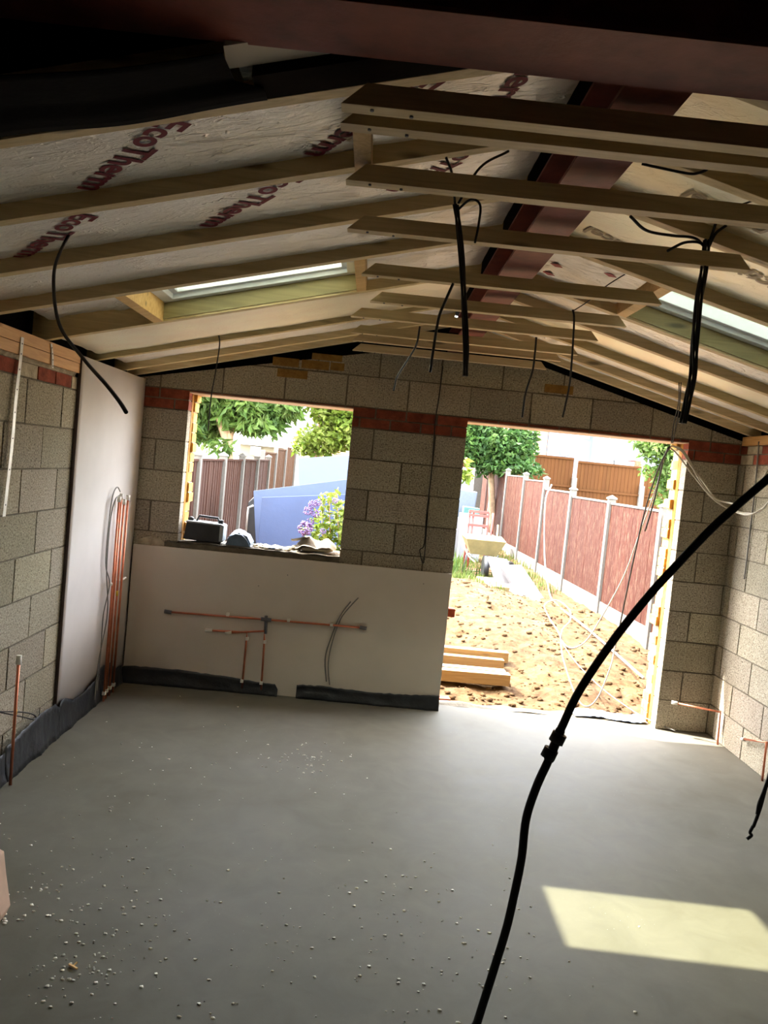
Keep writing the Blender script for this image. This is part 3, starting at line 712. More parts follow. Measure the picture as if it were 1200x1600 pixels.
pipe('copper_pipe', 'short copper pipe bending down to the floor, right one under the long pipe', [[wp(354, 989), wp(413, 986), wp(413, 1000), wp(408, 1080)]], [(wp(352, 989), wp(362, 988))], [wp(414, 1003, -.05), wp(408, 1067, -.05)])
pipe('copper_pipe', 'copper pipe stub with white cap in the corner right of the doorway', [[(4.12, -.09, .235), (WX-.03, -.23, .235), (WX-.03, -.245, .0)]], [((4.10, -.085, .236), (4.14, -.10, .235))])
pipe('copper_pipe', 'copper pipe bent at the foot of the right block wall near the picture edge', [[(WX-.03, -.60, .165), (WX-.03, -.90, .25), (WX-.03, -.905, .0)]], [((WX-.03, -.585, .16), (WX-.03, -.62, .171))])

# ------------------------------------------------------------------ cables
def cable(name, label, strands, mat='cable', r=.004, cat='cable', extra=None):
    if isinstance(strands[0], (Vector, tuple)): strands = [strands]
    if len(strands) == 1 and extra is None:
        b = B(); b.tube(smooth_path(strands[0]), r, 8); return tag(b.build(name, mat), label, cat)
    root = thing(name, label, cat, strands[0][0])
    for s_ in strands: b = B(); b.tube(smooth_path(s_), r, 8); part(b, 'strand', mat, root)
    return root
cable('hanging_cable', 'thick black cable curving down from a torn hole in the left foil boards', [at(122, 345, -3.02), at(98, 385, -3.05), at(84, 430, -3.15), at(92, 505, -3.3), at(130, 560, -3.5), at(165, 600, -3.7), at(187, 628, -3.8), at(197, 644, -3.85)], r=.0055)
def bundle(px, Y, r, off=.006, n=3):
    out = []
    for k in range(n):
        a = 2*math.pi*k/n
        out.append([at(x, y, Y)+Vector((off*math.cos(a+i*.8), off*math.sin(a+i*.8), 0)) for i, (x, y) in enumerate(px)])
    return out
cable('wire_bundle', 'black wire bundle hanging in the middle below the third ceiling tie',
      bundle([(712, 320), (716, 350), (721, 400), (725, 470), (728, 540), (727, 588)], -3.28, .004, .0065, 4) +
      [[at(697, 246, -3.4), at(707, 275, -3.36), at(711, 320, -3.28)], [at(795, 236, -3.3), at(750, 262, -3.3), at(716, 318, -3.28)], [at(713, 330, -3.28), at(735, 312, -3.3), at(750, 320, -3.3), at(748, 350, -3.3), at(742, 380, -3.28)]], r=.004, extra=1)
cable('hanging_wire', 'thin black wire with a blunt end left of the middle wire bundle', [at(708, 443, -2.5), at(696, 470, -2.5), at(686, 495, -2.5), at(678, 540, -2.5), at(672, 582, -2.5)], r=.006)
cable('hanging_wire', 'thin twin wire dangling in front of the gable above the block pier', [at(656, 510, -1.8), at(650, 540, -1.8), at(632, 570, -1.8), at(620, 590, -1.8), at(615, 611, -1.8)], r=.005)
cable('wire_bundle', 'thick black wire bundle hanging in front of the right roof window',
      bundle([(1105, 375), (1100, 420), (1092, 470), (1086, 530), (1083, 580), (1076, 620), (1066, 662)], -3.05, .005, .010, 5) +
      [[at(985, 338, -3.2), at(1010, 360, -3.15), at(1050, 368, -3.1), at(1085, 372, -3.05), at(1103, 388, -3.05)], [at(1043, 392, -3.1), at(1070, 379, -3.08), at(1095, 380, -3.05), at(1104, 395, -3.05)],
       [at(1135, 352, -3.1), at(1118, 365, -3.07), at(1108, 385, -3.05)], [at(1118, 350, -3.1), at(1113, 365, -3.07), at(1107, 382, -3.05)]], r=.005, extra=1)
cable('hanging_wire', 'black wire dangling over the doorway head, the longer right one of the two', [at(895, 484, -1.9), at(897, 500, -1.9), at(894, 555, -1.9), at(890, 600, -1.9), at(884, 630, -1.9), at(879, 652, -1.9)], r=.005)
cable('hanging_wire', 'black wire dangling over the doorway head, the left one of the two', [at(838, 527, -1.3), at(836, 550, -1.3), at(832, 580, -1.3), at(821, 615, -1.3), at(816, 652, -1.3)], r=.006)
cable('hanging_wire', 'thin black wire hanging before the window opening', [at(342, 524, -.9), at(343, 540, -.9), at(337, 580, -.9), at(330, 620, -.9), at(325, 673, -.9)], r=.004)
cable('hanging_wire', 'black twin wires dropping from the rafters to the white cables at the doorway head', [[at(1061, 598, -.9), at(1060, 630, -.75), at(1053, 660, -.6), at(1049, 692, -.5)], [at(1064, 598, -.9), at(1062, 632, -.75), at(1057, 662, -.62), at(1051, 692, -.5)]], r=.0035, extra=1)
cable('roof_wire', 'thin black wire looping under the right boards behind the second ceiling tie', [at(1003, 256, -3.6), at(1030, 262, -3.6), at(1075, 271, -3.6), at(1092, 270, -3.6), at(1105, 265, -3.6)], r=.004)
cable('roof_wire', 'thin black wire running across the right boards at the picture edge', [at(1200, 303, -3.35), at(1180, 312, -3.35), at(1158, 320, -3.35)], r=.003)
cable('roof_wire', 'thin wire stretched from the fifth tie down to the long dangling wire', [at(1005, 412, -2.3), at(950, 445, -2.2), at(920, 470, -2.05), at(897, 485, -1.92)], r=.0028)
# cables at the doorway head
cable('white_cable', 'pair of cream cables looping from the doorway head to the right wall',
      [[at(1048, 697, -.45), at(1062, 700, -.5), at(1075, 715, -.5), at(1090, 745, -.5), at(1112, 775, -.55), at(1135, 785, -.6), at(1165, 783, -.8), at(1200, 735, -1.0)],
       [at(1048, 700, -.45), at(1060, 712, -.5), at(1085, 745, -.5), at(1115, 780, -.55), at(1145, 797, -.6), at(1180, 802, -.8), at(1200, 785, -.95), at(1215, 760, -1.0)],
       [at(1050, 696, -.45), at(1066, 706, -.5), at(1080, 728, -.5), at(1098, 752, -.5), at(1122, 784, -.55), at(1150, 800, -.6), at(1172, 804, -.8), at(1196, 792, -.9)]], 'cable_white', .0055, extra=1)
cable('white_cable', 'pale cable hanging through the doorway in a big loop to the soil',
      [at(1048, 697, -.45), at(1038, 715, -.3), at(1026, 760, .1), at(998, 838, .5), at(974, 902, .7), at(939, 966, .8), at(915, 1002, .8), at(893, 1013, .8), at(879, 1002, .85), at(878, 985, .9), at(891, 969, 1.2), at(889, 952, 1.6), at(870, 938, 1.9), at(851, 945, 1.6), at(858, 965, 1.3), at(875, 993, 1.0), at(879, 1026, .8), at(898, 1083, .6), at(915, 1104, .5), at(934, 1090, .5), at(953, 1045, .5), at(960, 1016, .55), at(967, 985, .5)], 'cable_grey', .006)
cable('black_cable', 'black cable dropping from the doorway head across the red fence view', [[at(1046, 698, -.45), at(1032, 725, -.3), at(1019, 760, -.1), at(1003, 817, .1), at(986, 893, .2), at(967, 985, .35)], [at(1044, 699, -.45), at(1036, 720, -.25), at(1024, 775, 0), at(1008, 830, .1)]], r=.006, extra=1)
cable('white_cable', 'pale cable draped over the red fence and down to its foot', [at(862, 757, 8.0), at(852, 785, 7.9), at(851, 867, 7.6), at(858, 924, 6.5), at(870, 945, 5.5), at(905, 972, 4.0), at(935, 997, 3.0), at(1006, 1060, 1.2)], 'cable_grey', .013)
cable('floor_cable', 'thin cable lying over the soil and in across the threshold', [at(875, 1000, 2.4), at(900, 1035, 1.5), at(940, 1075, .9), at(985, 1108, .32), at(1015, 1125, .10), at(1055, 1142, -.06)], 'cable_grey', .004)
cable('wall_cable', 'grey cable in the chase of the block pier ending in a loop', [[at(692, 572, -.012), at(686, 620, -.012), at(680, 660, -.012), at(674, 740, -.012), at(667, 800, -.014), at(663, 850, -.02), at(656, 860, -.03), at(661, 880, -.035), at(664, 860, -.03), at(668, 800, -.02)]], 'cable', .004)
cable('wall_cable', 'grey cable pair curling out of the grey plasterboard', [[at(560, 934, -.06), at(545, 950, -.05), at(532, 968, -.045), at(520, 1000, -.04), at(513, 1035, -.04), at(515, 1070, -.04)], [at(548, 940, -.05), at(530, 965, -.045), at(516, 1000, -.04), at(508, 1030, -.04), at(510, 1065, -.04)]], 'cable_grey', .0045, extra=1)
cable('wall_conduit', 'grey cable fixed up the right block wall beside the corner', [atx(1186, 690, WX-.012), atx(1180, 760, WX-.012), atx(1172, 830, WX-.012), atx(1163, 905, WX-.012)], 'cable_grey', .006)
cable('wall_cable', 'grey cable hooked over the upright copper pipes in the corner', [[(.06, -.46, 1.42), (.05, -.50, 1.45), (.045, -.56, 1.40), (.045, -.60, 1.25), (.045, -.60, .95), (.055, -.52, .80), (.05, -.58, .60), (.045, -.56, .35), (.06, -.62, .10)], [(.06, -.44, 1.40), (.05, -.53, 1.36), (.045, -.58, 1.2), (.045, -.57, .9), (.05, -.50, .6), (.05, -.60, .3), (.06, -.66, .05)]], 'cable_grey', .004, extra=1)
cable('loop_cable', 'black cable loop sticking out from the left edge behind the single pipe', [atx(-8, 1112, .06), atx(25, 1112, .07), atx(48, 1115, .08), atx(56, 1120, .08), atx(52, 1124, .08), atx(35, 1120, .07), atx(-8, 1111.5, .05)], r=.0035)
cable('hanging_cable', 'black cable end with bare wires hanging at the lower right picture edge', [[Vector((3.42, -3.42, 2.50)), Vector((3.40, -3.40, 1.9)), at(1222, 1100, -3.35), at(1206, 1195, -3.35), at(1198, 1225, -3.35), at(1188, 1262, -3.35), at(1177, 1292, -3.35)], [at(1216, 1120, -3.35), at(1204, 1200, -3.35), at(1194, 1235, -3.35), at(1186, 1255, -3.35), at(1183, 1272, -3.35)], [at(1177, 1290, -3.35), at(1172, 1300, -3.35), at(1174, 1305, -3.35), at(1167, 1311, -3.35)]], r=.0055, extra=1)
# foreground hose
hp = [(1215, 736), (1200, 748), (1120, 818), (1060, 880), (1010, 935), (955, 1005), (905, 1080), (876, 1140)]
hq = [(857, 1188), (838, 1230), (822, 1280), (815, 1340), (803, 1400), (790, 1455), (770, 1520), (745, 1600), (738, 1630)]
root = thing('hanging_hose', 'long black hose hanging close to the camera with a joint in the middle', 'hose', at(745, 1600, -4.5))
b = B(); b.tube(smooth_path([at(1560, 180, -4.45), at(1535, 330, -4.45), at(1470, 490, -4.45), at(1340, 632, -4.45)]+[at(x, y, -4.45) for x, y in hp]), .0075, 12); part(b, 'hose_length', 'cable', root)
b = B(); b.tube(smooth_path([at(x, y, -4.45) for x, y in hq]+[at(738, 1630, -4.45)+Vector((-.04, -.05, -.35)), Vector((1.82, -4.62, .01)), Vector((1.60, -4.9, .01))]), .0078, 12); part(b, 'hose_length', 'cable', root)
b = B(); b.tube([at(876, 1140, -4.45), at(857, 1188, -4.45)], .0088, 12)
for a_, c_ in (((875, 1146), (868, 1160)), ((862, 1170), (855, 1184))): b.tube([at(*a_, -4.45), at(*c_, -4.45)], .0135, 12)
part(b, 'hose_connector', 'tool_black', root)

# ------------------------------------------------------------------ things on the window sill
root = thing('radio', 'black and grey site radio with carrying handle on the window sill', 'radio', (.53, .10, 1.08))
b = B(); b.prism([(.39, 1.085), (.668, 1.075), (.672, 1.21), (.405, 1.215)], 'y', .04, .17); part(b, 'radio_body', 'tool_black', root, bevel=.008)
b = B(); b.prism([(.655, 1.09), (.682, 1.09), (.685, 1.208), (.662, 1.218), (.405, 1.225), (.403, 1.212), (.655, 1.205)], 'y', .035, .175); part(b, 'radio_case', 'tool_grey', root, bevel=.003)
b = B(); b.tube([(.465, .1, 1.215), (.485, .1, 1.262), (.625, .1, 1.256), (.64, .1, 1.21)], .009, 8); b.box(.635, .665, .085, .115, 1.205, 1.245); part(b, 'handle', 'tool_black', root)
b = B(); b.ball((.425, .1, 1.235), .022, squash=(1.1, 1, .8)); part(b, 'dial_knob', 'tool_black', root)
b = B()
b.grid(lambda u, v: Vector((.70+.20*u+.004*math.sin(v*9), .02+.19*v, 1.078+.11*math.sin(min(1, u*1.05+.02)*math.pi)**.7*(.75+.25*math.sin(v*3.1))+.008*noise.noise(Vector((u*9, v*9, 0))))), 16, 16)
b.prism([(.705, 1.074), (.89, 1.07), (.89, 1.10), (.86, 1.15), (.80, 1.17), (.73, 1.14)], 'y', .03, .20)
tag(b.build('plastic_bag', 'slate_blue'), 'crumpled dark blue-grey bag beside the radio on the sill', 'bag')
root = thing('cement_bag', 'torn pale paper cement bag lying on the right end of the sill', 'cement bag', (1.35, .13, 1.07))
b = B()
b.grid(lambda u, v: Vector((1.22+.30*u, .03+.22*v, 1.085+(.095+.03*math.sin(u*9))*math.sin(max(.02, min(.98, u))*math.pi)**.5*math.sin(max(.05, min(.95, v))*math.pi)**.5+.022*noise.noise(Vector((u*5, v*5, 1))))), 18, 14)
part(b, 'paper_sack', 'paper', root)
b = B(); b.ball((1.37, .13, 1.095), .10, squash=(1.35, .85, .30), jit=.08); part(b, 'powder', 'cement', root)
b = B(); b.grid(lambda u, v: Vector((1.18+.14*u, .06+.12*v, 1.16+.03*u-.03*v+.012*noise.noise(Vector((u*4, v*4, 7))))), 6, 6); part(b, 'torn_flap', 'paper', root)
b = B(); b.ball((1.235, .09, 1.095), .03, squash=(1.2, 1, .7), jit=.15); b.ball((1.205, .10, 1.09), .022, jit=.15)
tag(b.build('mortar_lump', 'mortar'), 'dark crumbly mortar lump left of the torn cement bag', 'mortar lump')
def debris(n, reg, mat, name, label, cat, size=(.006, .02)):
    b = B()
    for _ in range(n):
        x, y, z = reg(); b.ball((x, y, z), random.uniform(*size), seg=4, squash=(1.5, .8, .5), jit=.3)
    return tag(b.build(name, mat), label, cat, kind='stuff')
debris(60, lambda: (random.uniform(.9, 1.22), random.uniform(.0, .27), 1.078), 'mortar_light', 'mortar_crumbs', 'loose mortar crumbs and scraps scattered along the window sill', 'debris')
b = B(); b.grid(lambda u, v: Vector((.98+.14*u, .02+.14*v, 1.082+.012*noise.noise(Vector((u*6, v*6, 3))))), 8, 8); tag(b.build('paper_scrap', 'slate_blue', solid=.001), 'flat blue-grey scrap lying in the middle of the sill', 'scrap')

# ------------------------------------------------------------------ floor crumbs
b = B()
cl = [((115, 1515), 80, .10), ((40, 1410), 60, .12), ((160, 1400), 90, .35), ((300, 1480), 120, .5), ((680, 1500), 60, .28), ((470, 1185), 60, .15), ((620, 1420), 50, .25), ((200, 1200), 60, .5), ((500, 1550), 60, .5)]
for (px, n, sd_) in cl:
    c = atz(*px, 0)
    for _ in range(n):
        x = c.x+random.gauss(0, sd_); y = c.y+random.gauss(0, sd_)
        if .15 < x < 4.2 and y < -.15: b.ball((x, y, .0015), random.choice([.0022, .003, .004, .006]), seg=4, squash=(1.3, 1, .6), jit=.3)
tag(b.build('plaster_crumbs', 'crumb'), 'pale plaster crumbs scattered over the grey floor', 'crumbs', kind='stuff')
b = B(); c = atz(112, 1512, 0); b.beam(c+Vector((-.012, .008, .006)), c+Vector((.022, -.012, .006)), .006, .005); b.beam(c, c+Vector((.012, .016, .01)), .004, .004)
tag(b.build('wood_splinter', 'wood_bright'), 'small pale wood splinter on the floor at the lower left', 'splinter')
b = B(); c = atz(12, 1425, 0)
P = [at(13, 1422, -3.15), at(1, 1346, -3.15)]
b.prism([(.44, 0), (.555, 0.0), (.572, .04), (.548, .16), (.535, .24), (.44, .28)], 'y', -3.09, -3.01)
o = b.build('board_offcut', 'mdf', bevel=.004); tag(o, 'pinkish board corner poking in at the lower left edge of the picture', 'board')

# ------------------------------------------------------------------ OUTSIDE
def gz(x, y):
    z = -.12+.035*max(0, y-.3)*.6
    z += .34*math.exp(-((x-3.0)/1.1)**2-((y-4.6)/1.7)**2)
    z += .16*math.exp(-((x-3.9)/.9)**2-((y-2.6)/1.0)**2)
    if y > .6: z += .05*noise.noise(Vector((x*1.7, y*1.7, 0)))+.03*noise.noise(Vector((x*6, y*6, 2)))
    if .3 < y < 7: z += .018*noise.noise(Vector((x*19, y*19, 2)))+.008*noise.noise(Vector((x*45, y*45, 2)))
    return z
b = B()
def gf(u, v):
    x = -3+u*12; y = .28+v**1.6*26
    return (x, y, gz(x, y))
b.grid(gf, 220, 220)
struct(b.build('ground_soil', 'soil')).name = 'ground'
b = B()
for _ in range(1400):
    y = .4+random.random()**1.5*5.5; x = random.uniform(2.2, 5.0); r = random.choice([.006, .008, .010, .014, .024])*random.uniform(.7, 1.4)
    b.ball((x, y, gz(x, y)+r*.2), r, seg=4, jit=.3, squash=(1.2, 1, .7))
tag(b.build('soil_clods', 'soil'), 'loose clods and stones over the dug soil outside the doorway', 'soil', kind='stuff')
b = B()
def blade(b, p, h, w, lean, tint, az=None):
    a = random.uniform(0, 6.28) if az is None else az; d = Vector((math.cos(a), math.sin(a), 0)); s_ = Vector((-d.y, d.x, 0))
    p = Vector(p); q = p+Vector((0, 0, h*.6))+d*lean*.4; t = p+Vector((0, 0, h))+d*lean
    v = [b.bm.verts.new(k) for k in (p-s_*w, p+s_*w, q+s_*w*.7, q-s_*w*.7, t)]
    b.face([v[0], v[1], v[2], v[3]], None, tint, True); b.face([v[3], v[2], v[4]], None, tint, True)
for _ in range(9000):
    x = random.uniform(1.5, 4.9); y = random.uniform(6.0, 14) if random.random() < .8 else random.uniform(4.8, 6.5)
    if y < 6.5 and not (2.9 < x < 3.8 and y > 5.2): continue
    if noise.noise(Vector((x*1.3, y*1.3, 9))) < -.15: continue
    blade(b, (x, y, gz(x, y)), random.uniform(.05, .16), .006, random.uniform(0, .08), tnt(.25))
tag(b.build('grass_patch', 'grass', recalc=False), 'patchy green grass around the wheelbarrow beyond the soil heap', 'grass', kind='stuff')

# fences -----------------------------------------------------------------
def panel_run(P, label, matp, gravel=.28, cap=True, pw=.048, boards=.1):
    root = thing('garden_fence', label, 'fence', P[0][:2]+(P[0][3],))
    for (x, y, zt, zb) in P:
        b = B(); b.box(x-pw, x+pw, y-pw, y+pw, zb-.15, zt); po = part(b, 'post', 'concrete', root, bevel=.006)
        if cap:
            b = B(); q = pw+.012; b.box(x-q, x+q, y-q, y+q, zt, zt+.02); vs = [b.bm.verts.new((x+sx*q, y+sy*q, zt+.02)) for sx, sy in ((-1, -1), (1, -1), (1, 1), (-1, 1))]; ap = b.bm.verts.new((x, y, zt+.06))
            for k in range(4): b.face([vs[k], vs[(k+1) % 4], ap])
            b.build('post_cap', 'concrete').parent = po; po.children[0].matrix_parent_inverse = po.matrix_world.inverted()@Matrix()
            po.children[0].matrix_parent_inverse = Matrix()
    for (x0, y0, t0, b0), (x1, y1, t1, b1) in zip(P, P[1:]):
        A = Vector((x0, y0, 0)); C = Vector((x1, y1, 0)); d = (C-A).normalized(); A = A+d*pw; C = C-d*pw; L = (C-A).length; nr = Vector((-d.y, d.x, 0))
        zt = min(t0, t1)-.06; zb = max(b0, b1)
        b = B(); k = int(L/boards)
        for j in range(k):
            p = A+d*(L*j/k+.002); q = A+d*(L*(j+1)/k+.012); o1 = nr*random.uniform(0, .004); th = nr*.012; z0, z1 = Vector((0, 0, zb+gravel)), Vector((0, 0, zt))
            b.hexa([p-th+o1+z0, q-th*.5+o1+z0, q+th+o1+z0, p+th+o1+z0, p-th+o1+z1, q-th*.5+o1+z1, q+th+o1+z1, p+th+o1+z1], None, tnt(.1))
        pn = part(b, 'panel', matp, root)
        b = B(); b.beam(A+Vector((0, 0, zt+.015)), C+Vector((0, 0, zt+.015)), .05, .025); b.build('capping_rail', matp if matp != 'fence_red' else 'concrete').parent = pn
        if gravel > .05:
            b = B(); b.beam(A+Vector((0, 0, zb+gravel/2-.05)), C+Vector((0, 0, zb+gravel/2-.05)), .05, gravel+.1); b.build('gravel_board', 'concrete').parent = pn
    return root
ry = [-.4, 1.45, 3.3, 5.15, 7.05, 8.85, 10.55, 12.4, 14.25, 16.1]
PR = [(5.25-.032*y, y, 1.52+.0335*max(0, y)-.03*(y < 4)+(-.08 if y > 5 and y < 8 else 0), -.18+.02*y) for y in ry]
panel_run(PR, 'long weathered red-brown fence with capped concrete posts, right of the soil', 'fence_red', .26, boards=.12)
ly = [-.2, 1.7, 3.49, 5.09, 6.65, 8.25, 9.8]
panel_run([(-.30, y, 1.66+.005*y, -.1) for y in ly], 'smooth red-brown fence with capped concrete posts, left in the window view', 'fence_smooth', .2, boards=.15)
def pt(x, y, Y): c = at(x, y, Y); return (c.x, Y, c.z, 0)
panel_run([pt(411, 703, 11.3), pt(432, 698, 13.2), pt(447, 696, 15.0), pt(462, 697, 16.8)], 'bright orange fence behind the blue boards in the window view', 'fence_orange', .2, cap=False)
# orange back fence
zt = at(880, 716, 18).z; k0 = at(900, 720, 18).x
PB = [(k0-4.0, 18.0, zt-.35, .1), (k0-2.0, 18.0, zt-.35, .1), (k0, 18.0, zt-.40, .1), (k0+2.05, 18.0, zt-.45, .1), (k0+4.1, 18.0, zt-.45, .1)]
root = thing('garden_fence', 'tall orange feather-edge fence across the back of the doorway view', 'fence', (k0, 18, 0))
for x, y, t_, b_ in PB: b = B(); b.box(x-.07, x+.07, y-.12, y+.06, b_-.3, t_-.15); part(b, 'post', 'concrete', root, bevel=.005)
for i in range(4):
    x0, x1 = PB[i][0]+.07, PB[i+1][0]-.07; ztop = zt+(.03 if i < 2 else -.04); b = B(); k = 17
    for j in range(k):
        u = x0+(x1-x0)*j/k; w = (x1-x0)/k+.012; b.hexa([(u, 17.99, .2), (u+w, 18.0, .2), (u+w, 18.02, .2), (u, 18.02, .2), (u, 17.99, ztop), (u+w, 18.0, ztop), (u+w, 18.02, ztop), (u, 18.02, ztop)], None, tnt(.08))
    pn = part(b, 'panel', 'fence_orange', root)
    for zz in (ztop-.02, ztop-.85): b = B(); b.box(x0, x1, 17.95, 17.99, zz-.03, zz+.03); b.build('rail', 'fence_orange').parent = pn

# timbers, bricks ----------------------------------------------------------
def lumber(a, c, w, h, label, name='timber_length', mat='sun_timber', group=None):
    b = B(); b.beam(a, c, w, h, None, tint=tnt(.05)); return tag(b.build(name, mat, bevel=.002), label, 'timber', group)
g0 = gz(3, 1.5)
lumber((2.1, 1.06, g0+.05), (3.12, 1.10, g0+.05), .10, .10, 'thick new timber on the soil by the doorway, nearest the house', group='new timbers lying on the soil')
lumber((2.0, 1.20, g0+.05), (3.10, 1.22, g0+.05), .10, .10, 'thick new timber on the soil, second from the house', group='new timbers lying on the soil')
lumber((2.0, 1.62, g0+.06), (3.16, 1.66, g0+.05), .09, .09, 'thinner new timber on the soil, third from the house', group='new timbers lying on the soil')
lumber((1.9, 1.76, g0+.10), (3.22, 1.80, g0+.09), .10, .10, 'new timber on the soil, farthest from the house', group='new timbers lying on the soil')
def brick(c, rot, label, mat='red'):
    b = B(); b.box(-.107, .107, -.05, .05, -.033, .033); o = b.build('brick', mat, bevel=.004); o.location = c; o.rotation_euler = (0, 0, rot); return tag(o, label, 'brick')
c = at(700, 1085, .35); brick((2.42, .42, -.06), .1, 'red-brown brick lying at the left foot of the doorway')
c = at(702, 960, .25)
b = B(); b.box(2.33, 2.475, .23, .31, .655, .72); tag(b.build('brick', 'red', bevel=.004), 'brown brick stub sticking out of the left door reveal', 'brick')
# blue polythene by the threshold
P = [at(870, 1110, .18), at(1015, 1125, .12), at(1012, 1108, .33), at(880, 1100, .33)]
b = B(); b.grid(lambda u, v: Vector((3.45+.56*u, .10+.22*v+.03*math.sin(u*6), .012+.02*abs(noise.noise(Vector((u*9, v*5, 2))))-.01*v)), 40, 16)
tag(b.build('polythene_sheet', 'poly_blue'), 'crumpled pale blue polythene on the threshold by the right door reveal', 'plastic sheet')
# edging pipe on the ground along the fence
b = B(); b.tube([at(938, 992, 3.9), at(1006, 1058, 1.95)], .035, 10); tag(b.build('edging_rail', 'zinc'), 'pale grey rail lying on the soil along the fence foot', 'rail')

# boards pile and slabs
b = B()
def slab(px, label, Y, sz=(.30, .9, .05), rot=.5, tilt=.4, mat='concrete', name='paving_slab', grp='slabs in the pile by the red fence'):
    c = at(px[0], px[1], Y); b = B(); b.box(-sz[0]/2, sz[0]/2, -sz[1]/2, sz[1]/2, -sz[2]/2, sz[2]/2); o = b.build(name, mat, bevel=.01)
    o.location = (c.x, c.y, c.z); o.rotation_euler = (tilt, random.uniform(-.1, .1), rot); return tag(o, label, 'slab', grp)
slab((788, 905), 'white slab leaning highest on the pile beside the wheelbarrow', 6.3, sz=(.33, 1.0, .06), rot=.22, tilt=.55, mat='slate')
slab((804, 934), 'white slab lying below the highest one on the pile', 5.6, sz=(.36, .8, .06), rot=.25, tilt=.30, mat='concrete')
slab((822, 922), 'grey slab of the pile closest to the red fence', 5.9, sz=(.36, 1.2, .07), rot=.30, tilt=.48, mat='slate')
slab((838, 940), 'brown weathered board between the slab pile and the red fence', 5.3, sz=(.14, .9, .05), rot=.40, tilt=.35, mat='bark', name='weathered_board')
slab((768, 918), 'pale yellowish block left of the slab pile', 5.7, sz=(.34, .40, .18), rot=.5, tilt=.2, mat='barrow', name='stone_block')
slab((826, 950), 'dark weathered board at the near end of the slab pile', 5.0, sz=(.30, .4, .06), rot=.35, tilt=.25, mat='bark', name='weathered_board')
b = B(); c = at(791, 885, 7.4); b.tube([c+Vector((-.25, .3, .02)), c+Vector((.05, -.1, 0))], .10, 16); b2 = b.build('drain_pipe', 'concrete'); tag(b2, 'fat grey pipe end lying behind the slab pile', 'pipe')
b = B(); b.tube([c+Vector((.045, -.095, 0)), c+Vector((.056, -.108, -.001))], .08, 16); o = b.build('pipe_mouth', 'tool_black'); o.parent = b2

# wheelbarrow
c = at(752, 885, 7.6); gx, gy = c.x, c.y; gzz = gz(gx, gy)
root = thing('wheelbarrow', 'cream wheelbarrow standing on the grass beyond the soil heap', 'wheelbarrow', (gx, gy, gzz)); ORIG[root.name] = root.location.copy()
def L(x, y, z): return (gx+x, gy+y, gzz+z)
b = B(); zt_, zb_ = .62, .36
o_ = [L(-.33, -.28, zt_), L(.33, -.28, zt_), L(.36, .42, zt_+.03), L(-.36, .42, zt_+.03)]; i_ = [L(-.22, -.12, zb_), L(.22, -.12, zb_), L(.2, .3, zb_), L(-.2, .3, zb_)]
V = [b.bm.verts.new(p) for p in o_+i_]
for q in ((0, 1, 5, 4), (1, 2, 6, 5), (2, 3, 7, 6), (3, 0, 4, 7), (4, 5, 6, 7)): b.face([V[k] for k in q])
part(b, 'tray', 'barrow', root, solid=.012)
for sx in (-1, 1):
    b = B(); b.tube(smooth_path([L(sx*.16, -.35, .24), L(sx*.24, .2, .33), L(sx*.33, .7, .66), L(sx*.35, .85, .82)]), .017, 8); part(b, 'handle_tube', 'barrow', root)
    b = B(); b.tube([L(sx*.24, .2, .34), L(sx*.26, .32, .0)], .014, 8); b.tube([L(sx*.18, -.20, .3), L(sx*.25, -.1, .36)], .012, 8); part(b, 'leg', 'fitting', root)
b = B(); b.tube([L(-.26, .32, .02), L(.26, .32, .02)], .012, 8); part(b, 'leg_brace', 'barrow', root)
b = B(); b.tube([L(-.04, -.42, .19), L(.04, -.42, .19)], .19, 20); part(b, 'wheel', 'tool_black', root)
# sack truck
c = at(752, 830, 8.6); g2 = gz(c.x, c.y)
root = thing('sack_truck', 'faded red metal trolley frame standing behind the wheelbarrow', 'trolley', (c.x, c.y, g2)); ORIG[root.name] = root.location.copy()
xl, xr = at(733, 800, 8.6).x, at(764, 808, 8.6).x; zt_ = at(750, 800, 8.6).z
for x, nmx in ((xl, 0), (xl+.07, 0), (xr-.02, 0), (xr+.06, 1)):
    b = B(); b.tube([(x, 8.6, g2), (x+.02, 8.65, zt_)], .020, 8); part(b, 'upright', 'pinkred', root)
for z in (zt_, zt_-.07, zt_-.25): b = B(); b.beam((xl, 8.62, z), (xr, 8.62, z), .03, .045); part(b, 'crossbar', 'pinkred', root)
b = B(); b.box(xl, xr, 8.4, 8.62, g2+.02, g2+.04); part(b, 'toe_plate', 'pinkred', root)
# white appliance, bins
P0, P1 = at(722, 803, 9.6), at(744, 860, 9.6)
b = B(); b.box(P0.x-.0, P0.x+.42, 9.6, 10.1, gz(3.3, 9.6), P0.z); ap = b.build('appliance', 'appliance', bevel=.01); tag(ap, 'white discarded cabinet standing beside the door pier view', 'appliance')
b = B(); b.box(P0.x-.30, P0.x-.05, 9.3, 9.35, gz(3.3, 9.6), P0.z-.06); tag(b.build('shelf_board', 'render_white', bevel=.005), 'narrow white panel leaning left of the discarded cabinet', 'panel')
P0 = at(718, 766, 11.2); b = B(); zb = P0.z
b.prism([(P0.x+.02, .1), (P0.x+.31, .1), (P0.x+.38, zb), (P0.x-.03, zb+.03)], 'y', 11.1, 11.5); rb = b.build('storage_bin', 'bluegrey', bevel=.02); tag(rb, 'blue-grey plastic bin stacked beyond the discarded cabinet', 'bin')
P0 = at(722, 790, 10.8); b = B(); b.prism([(P0.x+.02, .1), (P0.x+.32, .1), (P0.x+.36, P0.z-.02), (P0.x+.02, P0.z)], 'y', 10.6, 10.9); tag(b.build('garden_crate', 'teal', bevel=.02), 'teal plastic crate below the blue-grey bin', 'crate')
